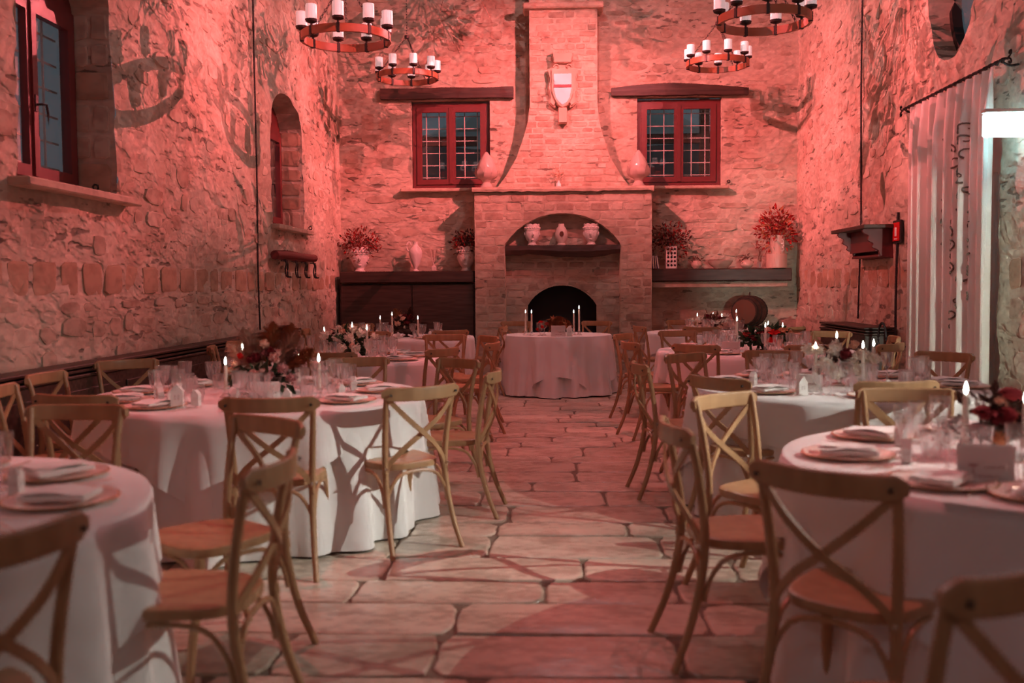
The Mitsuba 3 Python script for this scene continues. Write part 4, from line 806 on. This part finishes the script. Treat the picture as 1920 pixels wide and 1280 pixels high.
def head_vase(x, y, z, s, label, m='ceramic', face=0):
    """ceramic head vase with a crowned rim, in the south Italian manner"""
    h = thing('head_vase', label, 'vase'); tw = M4(x, y, z, face, s); n = 40
    prof = [[0, 0], [.075, 0], [.08, .01], [.062, .035], [.066, .06], [.10, .10], [.125, .16], [.132, .22], [.125, .27], [.118, .29], [.125, .31], [.128, .345], [.120, .347], [.112, .31], [.11, .27], [0, .25]]
    V = lathe(prof, n); v = V.vertices; th = np.arctan2(v[:, 1], v[:, 0]) + np.pi / 2; th = (th + np.pi) % (2 * np.pi) - np.pi  # face towards -y
    R = np.hypot(v[:, 0], v[:, 1]); face_ = np.exp(-(th / .5) ** 2); v[:, :2] *= (1 - .05 * np.exp(-(th / 1.1) ** 2) * (v[:, 2] > .09) * (v[:, 2] < .28))[:, None]
    crown = (v[:, 2] > .33); v[crown, 2] += .022 * (np.abs(np.sin(4 * th[crown])))
    hd = part(h, 'head', P(V, m, 50), tw)
    part(hd, 'nose', P(cat(tube([(0, -.118, .222), (0, -.128, .195), (0, -.142, .172), (0, -.12, .164)], [.010, .012, .017, .010], 9, 3)), m, 60), tw)
    for s_ in (-1, 1):
        part(hd, 'eye', P(mv(ico(.018, 2, 1.3, .6, .7), s_ * .045, -.107, .212), m, 60), tw); part(hd, 'brow', P(tube([(s_ * .018, -.122, .232), (s_ * .05, -.112, .242), (s_ * .082, -.088, .230)], [.006, .008, .004], 7, 3), m, 60), tw)
        part(hd, 'ear', P(mv(ico(.03, 2, .45, .8, 1.1), s_ * .128, -.005, .195), m, 60), tw)
    part(hd, 'mouth', P(cat(mv(ico(.024, 2, 1.2, .5, .32), 0, -.109, .143), mv(ico(.022, 2, 1.0, .5, .38), 0, -.105, .130)), m, 60), tw); part(hd, 'chin', P(mv(ico(.03, 2, 1.1, .7, .8), 0, -.085, .10), m, 60), tw)
    part(h, 'headband', P(mv(lathe([[.118, .255], [.136, .262], [.137, .278], [.118, .285]], n), 0, 0, 0), m, 50), tw)
    for q in range(9): a = -math.pi / 2 + (q - 4) * .32; part(hd, 'curl', P(mv(ico(.019, 1), .131 * math.cos(a), .131 * math.sin(a), .295), m, 60), tw)
head_vase(-.33, FY + .12, 2.032, .92, 'white crowned head vase at the left of the fireplace arch shelf', face=8); head_vase(.60, FY + .12, 2.032, .92, 'white crowned head vase at the right of the fireplace arch shelf', face=-8)
e = thing('egg_vase', 'plain egg-shaped vase with a small dark medallion in the middle of the fireplace arch shelf', 'vase'); tw = M4(.13, FY + .12, 2.032)
part(e, 'body', P(lathe([[0, 0], [.07, 0], [.072, .012], [.055, .03], [.075, .07], [.10, .13], [.098, .19], [.075, .26], [.048, .30], [.045, .335], [.040, .336], [.04, .30], [0, .27]], 32), 'ceramic_matte', 50), tw)
part(e, 'medallion', P(cat(mv(ico(.032, 2, .8, .25, 1.15), .005, -.098, .17), tube([(.005 + .03 * math.cos(t), -.101, .17 + .042 * math.sin(t)) for t in np.linspace(0, 6.283, 20)], .004, 6)), 'dry_brown', 60), tw, label='dark raised medallion')

# ------------------------------------------------------------------ cabinet and its vases
c = thing('sideboard', 'long dark wooden cupboard built against the back wall left of the fireplace', 'cupboard')
part(c, 'body', P(bx(2.17, .46, 1.44, -2.335, 16.20, .72, c=.006), 'dark_wood'))
part(c, 'top', P(bx(2.14, .56, .18, -2.325, 16.15, 1.55, c=.012), 'dark_wood'), label='thick dark timber top')
for x0, x1 in ((-3.40, -2.27), (-2.25, -1.27)): 
    d = part(c, 'door', P(bx(x1 - x0, .03, 1.38, (x0 + x1) / 2, 15.955, .74, c=.008), 'dark_wood')); part(d, 'knob', P(mv(ico(.016, 2), x1 - .06 if x0 < -3 else x0 + .06, 15.93, .85), 'iron', True))
ZS = 1.642
def dried(label, x, y, z, r, cols, spread, size, n, lean=(0, 0)):
    d = thing('dried_flowers', label, 'dried flowers'); tw = M4(x, y, z)
    stems = []
    for _ in range(34):
        e_ = r.normal(size=3) * np.array([.5, .4, .3]) + [lean[0], lean[1], .8]; e_ /= np.linalg.norm(e_); e_ *= np.array(spread) * r.uniform(.7, 1.05); stems.append(tube([(0, 0, -.06), e_ * .5 + [0, 0, .03], e_], [.003, .0022, .0012], 5, 2))
    part(d, 'stems', P(cat(*stems), cols[0]), tw, kind='stuff')
    for c_ in cols: part(d, 'leaf_spray', P(mv(leaves(r, n, spread, size, .55, .6), lean[0] * .1, lean[1] * .1, .05), c_), tw, kind='stuff')
head_vase(-3.13, 16.17, ZS, 1.08, 'white head vase holding dark dried foliage at the left end of the sideboard', face=12)
dried('bushy dark red dried foliage in the leftmost head vase on the sideboard', -3.13, 16.17, ZS + .36, np.random.default_rng(41), ['dry_red', 'dry_brown'], (.36, .25, .30), .055, 260)
head_vase(-1.40, 16.17, ZS, 1.08, 'head vase in the shadow next to the fireplace on the sideboard', m='ceramic_matte', face=-5)
dried('dark dried foliage in the head vase next to the fireplace', -1.40, 16.15, ZS + .36, np.random.default_rng(42), ['dry_dark', 'dry_red'], (.26, .2, .26), .055, 200)
j = thing('jug', 'slender pale amphora jug with one looped handle on the sideboard', 'jug'); tw = M4(-2.22, 16.18, ZS)
part(j, 'body', P(lathe([[0, 0], [.05, 0], [.052, .012], [.022, .035], [.035, .07], [.075, .15], [.105, .26], [.108, .31], [.09, .37], [.045, .41], [.035, .44], [.05, .475], [.045, .476], [.03, .44], [0, .42]], 32), 'ceramic', 50), tw)
part(j, 'handle', P(tube([(-.095, 0, .30), (-.135, 0, .36), (-.14, 0, .43), (-.115, 0, .47), (-.085, 0, .46), (-.075, 0, .42)], .010, 8, 4), 'ceramic', 60), tw)
d = thing('reed_diffuser', 'small glass reed diffuser on the sideboard', 'diffuser'); tw = M4(-1.92, 16.12, ZS)
part(d, 'bottle', P(bx(.075, .075, .085, 0, 0, .043, c=.01), 'ceramic_matte'), tw); part(d, 'neck', P(mv(cyl(.02, .03, 12), z=.085), 'ceramic_matte'), tw)
for q in range(4): part(d, 'reed', P(tube([(0, 0, .08), ((q - 1.5) * .035, .02 * (q % 2), .36)], .003, 5), 'dry_brown' if q % 2 else 'ceramic_matte'), tw)

# ------------------------------------------------------------------ shelf on the right of the fireplace
c = thing('wall_shelf', 'thick dark timber shelf on the back wall right of the fireplace', 'shelf')
part(c, 'plank', P(bx(2.22, .46, .20, 2.66, 16.27, 1.55, c=.015), 'dark_wood'))
part(c, 'ledge', P(bx(2.16, .40, .10, 2.64, 16.30, 1.40, c=.012), 'mortar'), label='stone ledge under the plank')
ZR = 1.652
for q, (x, h, t, m, a, lb) in enumerate(((1.585, .21, .03, 'book_blue', 4, 'violet book leaning nearest the fireplace on the timber shelf'), (1.625, .20, .022, 'book_grey', 5, 'thin grey-violet book between two others on the timber shelf'), (1.662, .21, .028, 'book_blue', 9, 'violet book leaning farthest from the fireplace on the timber shelf'))):
    b = thing('book', lb, 'book', 'books at the left end of the shelf'); tw = M4(x, 16.15, ZR)
    part(b, 'cover', P(mv(bx(t, .15, h, t / 2, 0, h / 2, c=.003), ry=-a), m), tw); part(b, 'pages', P(mv(bx(t - .008, .148, h - .01, t / 2, -.0045, h / 2 + .003, c=.001), ry=-a), 'paper'), tw)
v = thing('lattice_vase', 'square white pot pierced with rows of round holes on the timber shelf', 'vase'); tw = M4(1.88, 16.16, ZR)
part(v, 'body', P(bx(.17, .17, .36, 0, 0, .18, c=.008), 'ceramic'), tw)
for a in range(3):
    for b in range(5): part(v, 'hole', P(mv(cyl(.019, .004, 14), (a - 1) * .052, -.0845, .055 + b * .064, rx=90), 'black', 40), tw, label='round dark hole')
dried('mauve and brown dried hydrangeas in the square pierced pot', 1.88, 16.16, ZR + .37, np.random.default_rng(43), ['dry_dark', 'dry_brown', 'dry_red'], (.36, .22, .36), .06, 170, (-.1, 0))
def pot(x, lb, rad, h, fruit=None):
    p = thing('round_pot', lb, 'pot'); tw = M4(x, 16.14, ZR)
    part(p, 'body', P(lathe([[0, 0], [rad * .6, 0], [rad * .95, h * .3], [rad, h * .5], [rad * .85, h * .82], [rad * .5, h], [rad * .42, h], [rad * .7, h * .8], [0, h * .3]], 28), 'terracotta', 50), tw)
    part(p, 'dried_tuft', P(mv(leaves(np.random.default_rng(int(x * 100)), 60, (rad * 1.1, rad * .8, rad * .9), rad * .4, .6), z=h), 'dry_brown'), tw, kind='stuff')
pot(2.29, 'small round terracotta pot left of the wide bowl on the timber shelf', .085, .13); pot(3.08, 'squat terracotta pot right of the wide bowl on the timber shelf', .10, .13)
single('bowl', P(lathe([[0, 0], [.10, 0], [.105, .012], [.17, .06], [.20, .12], [.205, .125], [.195, .125], [.16, .065], [0, .02]], 36), 'terracotta', 50), 'wide shallow terracotta bowl in the middle of the timber shelf', 'bowl', tw=M4(2.66, 16.14, ZR))
g = thing('glass_jar', 'small glass jar with wispy dried grass on the timber shelf', 'jar'); tw = M4(3.28, 16.14, ZR)
part(g, 'jar', P(lathe([[0, 0], [.04, 0], [.043, .004], [.043, .09], [.038, .10], [.036, .10], [.039, .088], [.039, .008], [0, .007]], 20), 'crystal', 50), tw)
r = np.random.default_rng(44); part(g, 'grass', P(cat(*[tube([(0, 0, .02), (r.uniform(-.03, .03), 0, .18), (r.uniform(-.14, .14), r.uniform(-.03, .03), r.uniform(.3, .5))], [.002, .0015, .001], 4, 3) for _ in range(26)]), 'dry_brown'), tw, kind='stuff')
single('low_vase', P(lathe([[0, 0], [.155, 0], [.16, .006], [.16, .215], [.155, .222], [.10, .222], [.09, .21], [0, .2]], 36), 'terracotta', 40), 'broad glossy cylinder vase at the right end of the timber shelf', 'vase', tw=M4(3.55, 16.15, ZR))
v = thing('tall_vase', 'slimmer cylinder vase with three raised rings standing on the broad cylinder', 'vase'); tw = M4(3.56, 16.15, ZR + .224)
part(v, 'body', P(lathe([[0, 0], [.108, 0], [.112, .006], [.112, .285], [.106, .296], [.09, .296], [.085, .28], [0, .2]], 32), 'terracotta', 40), tw)
for q in range(3): part(v, 'ring', P(tube([(.05 + .026 * math.cos(t), -.101, .19 - .058 * q + .033 * math.sin(t)) for t in np.linspace(0, 6.283, 20)][:-1], .006, 6, closed=True), 'ceramic', 60), tw, label='white raised ring')
dried('bright red dried leaves in the ringed vase', 3.54, 16.14, ZR + .50, np.random.default_rng(45), ['dry_red', 'dry_red', 'rust'], (.32, .22, .42), .075, 150, (-.05, 0))

# ------------------------------------------------------------------ barrel
b = thing('barrel', 'small dark wine barrel on a stand by the back wall under the timber shelf', 'barrel'); tw = M4(2.98, 15.80, .97, -30)
prof = [[0, -.02], [.20, -.02], [.205, 0], [.235, .12], [.25, .25], [.235, .38], [.205, .5], [0, .49]]
stv = part(b, 'staves', P(mv(lathe(prof, 30), rx=-90), 'dark_wood', 40), tw); part(b, 'head', P(mv(cyl(.188, .012, 28), y=-.028, rx=-90), 'dry_brown', 40), tw, label='paler brown barrel head')
for q, rr in ((.03, .214), (.14, .240), (.37, .240), (.47, .214)): part(stv, 'hoop', P(mv(lathe([[rr - .004, -.018], [rr + .004, -.018], [rr + .004, .018], [rr - .004, .018]], 30), y=q, rx=-90), 'iron', 40), tw)
part(b, 'bung', P(mv(cyl(.012, .06, 10, .006), y=.25, z=.245), 'iron', 40), tw); part(b, 'tap', P(cat(mv(cyl(.012, .09, 10), y=-.03, z=-.13, rx=90), bx(.012, .012, .06, 0, -.10, -.12)), 'dark_wood'), tw)
s = thing('barrel_stand', 'dark wooden trestle holding the small barrel', 'stand'); tw = M4(2.98, 15.80, 0, -30)
for yy_ in (.08, .42): part(s, 'cradle', P(bx(.44, .06, .10, 0, yy_, .69, c=.006), 'dark_wood'), tw)
for yy_ in (.08, .42):
    for sx in (-1, 1): part(s, 'leg', P(mv(bx(.05, .05, .66, 0, 0, .33, c=.005), sx * .17, yy_, 0), 'dark_wood'), tw)
part(s, 'rail', P(bx(.05, .36, .05, 0, .25, .3, c=.005), 'dark_wood'), tw)

# ------------------------------------------------------------------ chests along the side walls
def chest(name, label, side, x0, x1, y0, y1, z):
    c = thing(name, label, 'chest'); xm, ym = (x0 + x1) / 2, (y0 + y1) / 2
    part(c, 'body', P(bx(x1 - x0, y1 - y0, z - .10, xm, ym, (z - .10) / 2, c=.006), 'dark_wood'))
    for q in range(3): part(c, 'moulding', P(bx(x1 - x0 + .03 * (q != 1), y1 - y0 + .02, .022, xm, ym, z - .088 + q * .034, c=.005), 'dark_wood'))
    n = int((y1 - y0) / .9); fx = x1 + .006 if side == 'left' else x0 - .006
    for q in range(n): part(c, 'panel', P(bx(.014, (y1 - y0) / n - .12, z - .3, fx, y0 + (q + .5) * (y1 - y0) / n, z / 2 - .03, c=.006), 'dark_wood'))
chest('low_chest', 'long low dark chest along the left wall', 'left', -3.46, -3.29, 5.7, 12.9, .88); chest('low_chest', 'low dark chest against the right wall beside the lace curtain', 'right', 3.58, 3.92, 11.68, 13.6, .90)
single('oval_tray', P(mv(lathe([[0, .004], [.24, .0], [.30, .02], [.31, .03], [.305, .034], [.25, .012], [0, .014]], 36).apply_scale([.27, 1.25, 1]), -3.375, 12.35, .885), 'iron', 40), 'dark oval tray lying on the long chest by the left wall', 'tray')
t = np.linspace(-.4, 3.3, 18)
single('bent_tube', P(tube(np.vstack([[[3.62, 11.34, .0], [3.62, 11.335, .4]], np.stack([np.full(18, 3.62), 11.2 + .13 * np.cos(t), .80 + .16 * np.sin(t)], -1)]), .013, 8), 'cable_black', 60), 'black curved tube standing up beside the chest at the right wall', 'tube')
single('wall_cable', P(tube([(XL + .04, 11.7, 6.0), (XL + .045, 11.66, 4.2), (XL + .04, 11.69, 2.6), (XL + .045, 11.64, 1.6), (XL + .05, 11.66, .90)], .010, 7, 5), 'cable_black', 60), 'black cable hanging down the left wall', 'cable')
single('wall_cable', P(tube([(XR - .04, 13.0, 6.2), (XR - .045, 13.02, 4.0), (XR - .04, 12.98, 2.3), (XR - .06, 12.95, 1.5), (XR - .05, 13.02, .95)], .011, 7, 5), 'cable_black', 60), 'black cable hanging down the right wall', 'cable')
single('wall_cable', P(tube([(XR - .04, 11.60, 2.2), (XR - .05, 11.61, 1.2), (XR - .045, 11.60, .4)], .014, 7, 5), 'cable_black', 60), 'thick black cable along the edge of the lace curtain', 'cable')
a = thing('fire_alarm_sign', 'small red sign in a dark frame half hidden by the lace curtain', 'sign')
part(a, 'frame', P(bx(.03, .26, .26, XR - .04, 11.60, 1.98, c=.004), 'iron')); part(a, 'face', P(bx(.012, .21, .21, XR - .058, 11.60, 1.98, c=.002), 'alarm_red')); part(a, 'symbol', P(cat(bx(.004, .06, .10, XR - .066, 11.60, 1.98, c=.001), bx(.004, .1, .012, XR - .066, 11.60, 1.90, c=.001)), 'paper'))

# ------------------------------------------------------------------ console on the right wall, hook rack
c = thing('console_shelf', 'dark red wooden console with a scalloped side on the right wall', 'console')
yc = 12.35
part(c, 'top', P(bx(.42, 1.36, .045, XR - .19, yc, 2.05, c=.006), 'dark_wood'))
prof = smoothpath([(0, 2.03), (-.34, 2.03), (-.36, 1.985), (-.30, 1.95), (-.31, 1.90), (-.25, 1.86), (-.26, 1.82), (-.19, 1.78), (-.16, 1.72), (-.04, 1.70), (0, 1.70)], 4)
for yo in (-.50, .50):
    m = extr(Polygon(prof[:, :2]), .05); v = m.vertices.copy(); m.vertices = np.stack([XR + v[:, 0], yc + yo - v[:, 2], v[:, 1]], -1); part(c, 'corbel', P(m, 'window_wood', 30))
part(c, 'apron', P(bx(.03, 1.0, .26, XR - .20, yc, 1.90, c=.006), 'window_wood')); part(c, 'back_board', P(bx(.03, 1.1, .34, XR - .02, yc, 1.86, c=.005), 'window_wood')); part(c, 'base', P(bx(.17, 1.02, .03, XR - .10, yc, 1.72, c=.006), 'window_wood'))
h = thing('hook_rack', 'half-log coat rack with four forged iron hooks on the left wall', 'coat rack')
lg = tube([(XL + .085, 12.22, 1.80), (XL + .09, 12.9, 1.81), (XL + .085, 13.6, 1.80), (XL + .085, 14.25, 1.81)], [.055, .065, .06, .055], 12, 4); part(h, 'log', P(lg, 'window_wood', 40))
for q in range(4):
    y = 12.62 + q * .50; part(h, 'plate', P(bx(.012, .30, .016, XL + .105, y - .03, 1.735, c=.002), 'iron'))
    for s in (-1, 1): part(h, 'hook', P(tube([(XL + .10, y, 1.75), (XL + .13, y + s * .03, 1.70), (XL + .12, y + s * .055, 1.62), (XL + .13, y + s * .035, 1.54), (XL + .17, y + s * .025, 1.53)], .010, 7, 4), 'iron', 60))

# ------------------------------------------------------------------ lace curtain, rod, exit sign
rod = thing('curtain_rod', 'twisted wrought-iron curtain rod with scroll ends on the right wall', 'curtain rod')
q = np.linspace(0, 1, 90); part(rod, 'rod', P(cat(*[tube(np.stack([3.80 + .012 * np.cos(70 * q + p), 8.68 + 2.48 * q, 3.27 + .012 * np.sin(70 * q + p)], -1), .011, 6) for p in (0, math.pi)]), 'iron', 50))
for ye, s in ((8.66, -1), (11.18, 1)):
    t = np.linspace(0, 5, 24)
    for up in (-1, 1): part(rod, 'scroll', P(tube(np.stack([np.full(24, 3.80), ye + s * (.02 + .05 * t / 5 + .035 * np.sin(t)), 3.27 + up * (.035 - .03 * np.cos(t) * (1 - t / 8))], -1), .008, 6), 'iron', 60))
for ye in (8.76, 9.95, 11.1): part(rod, 'bracket', P(tube([(3.80, ye, 3.26), (3.87, ye, 3.23), (3.94, ye, 3.24)], .010, 7, 3), 'iron', 60))
cu = thing('lace_curtain', 'long white sheer curtain with scroll embroidery before the doorway in the right wall', 'curtain')
nu, nv = 220, 26; uu = np.linspace(8.88, 10.98, nu); vv = np.linspace(.015, 3.25, nv)
def cur(u, v):
    s = np.clip((3.25 - v) / .4, 0, 1); return 3.80 + (.028 + .030 * s) * np.sin(u * 31 + 1.3 * np.sin(u * 4.1) + .25 * np.sin(v * 2)) + .02 * s * np.sin(u * 11 + 1)
U, Vv = np.meshgrid(uu, vv, indexing='ij'); UU = 9.93 + (U - 9.93) * (1 - .02 * np.sin(np.clip(Vv / 3.3, 0, 1) * 3.0))
pts = np.stack([cur(U, Vv), UU, Vv], -1).reshape(-1, 3); f = [[i * nv + j, (i + 1) * nv + j, (i + 1) * nv + j + 1, i * nv + j + 1] for i in range(nu - 1) for j in range(nv - 1)]
part(cu, 'cloth', P(tri(pts, f), 'curtain_cloth', True))
r = np.random.default_rng(77); em = []
def spiral(y, z, s, turns, flip):
    t = np.linspace(.6, turns * 6.283, 18); rr = s * t / t[-1]; o_ = r.uniform(0, 6.28); yy_, zz = y + flip * rr * np.cos(t + o_), z + rr * np.sin(t + o_)
    return tube(np.stack([cur(yy_, zz) - .012, yy_, zz], -1), np.linspace(.005, .010, 18), 5)
for z in np.arange(1.0, 2.8, .11):
    em.append(spiral(9.60 + r.uniform(-.10, .10), z, r.uniform(.05, .08), r.uniform(.7, 1.3), 1)); em.append(spiral(9.36 + r.uniform(-.08, .08), z + .05, r.uniform(.04, .07), r.uniform(.7, 1.2), -1))
    if r.random() < .6: em.append(spiral(9.95 + r.uniform(-.03, .03), z, .03, 1.2, 1))
for z in (1.55, 1.95, 2.2):
    for y_ in (9.32, 9.95):
        for k in range(6):
            a = k * 1.047; pz, py = z + .05 * math.sin(a), y_ + .05 * math.cos(a); em.append(tube([(cur(np.array(y_), np.array(z)) - .006, y_, z), (cur(np.array(py), np.array(pz)) - .006, py, pz)], [.003, .008], 5))
part(cu, 'embroidery', P(cat(*em), 'embroidery_thread'), label='dark scroll and flower embroidery')
x = thing('emergency_light', 'glowing white emergency light box sticking out from the right wall', 'light')
part(x, 'housing', P(cat(bx(.40, .09, .03, 3.74, 8.5, 2.805, c=.006), bx(.03, .09, .2, 3.925, 8.5, 2.70, c=.004)), 'ceramic')); part(x, 'bracket', P(bx(.08, .05, .05, 3.95, 8.5, 2.70, c=.005), 'ceramic'))
scene[f'{x}__diffuser'] = {**P(bx(.36, .085, .19, 3.73, 8.5, 2.692, c=.012), 'frosted'), 'emitter': {'type': 'area', 'radiance': rgb(7, 15.5, 17), 'sampling_weight': 8.0}}

# ------------------------------------------------------------------ hanging dried bunches under the roof
def hanging(x, y, z, s, seed, label):
    h = thing('hanging_bunch', label, 'dried bunch'); r = np.random.default_rng(seed); tw = M4(x, y, z, 0, s)
    part(h, 'cord', P(tube([(0, 0, 0), (0, 0, (ZC - z) / s)], .006, 5), 'iron'), tw)
    st_ = []
    for _ in range(26):
        e_ = r.normal(size=3) * [.35, .35, .2]; e_[2] = -.45 - abs(e_[2]); st_.append(tube([(0, 0, 0), e_ * .5 + r.normal(size=3) * .04, e_], [.006, .005, .003], 5, 2))
    part(h, 'twigs', P(cat(*st_), 'dry_brown'), tw, kind='stuff'); part(h, 'leaf_spray', P(mv(leaves(r, 110, (.55, .55, .5), .16, -.4, .5), z=-.38), 'dry_dark'), tw, kind='stuff')
hanging(-2.25, 10.3, 4.75, .42, 1, 'dark dried bunch hanging over the nearer left chandelier')
for k, (x_, y_, z_, s_) in enumerate(((.9, 9.0, 5.3, 1.0), (.9, 12.3, 6.1, .8), (-.3, 14.3, 6.2, .8), (-.5, 8.3, 5.2, 1.0), (1.3, 11.4, 5.5, .8), (.1, 9.9, 5.7, .8), (-1.3, 13.6, 5.9, .8), (-1.2, 10.0, 5.4, .7))):
    hanging(x_, y_, z_, s_, 20 + k, f'dried bunch hanging under the roof above the picture, {["first", "second", "third", "fourth", "fifth", "sixth", "seventh", "eighth"][k]} along the hall')

for (x_, y_, z_, lb) in ((XL - .12, 7.86, 2.20, 'small dark iron ring fixed in the jamb of the nearest left window'), (XL + .04, 14.25, 2.24, 'small dark iron ring in the wall beyond the far left window'), (2.84, YB - .04, 3.06, 'small dark iron ring at the lower right corner of the right back window')):
    t = np.linspace(0, 6.283, 17)[:-1]; single('iron_ring', P(tube(np.stack([x_ + .022 * np.cos(t), np.full(16, y_), z_ + .022 * np.sin(t)], -1), .007, 6, closed=True), 'iron', 60), lb, 'ring')
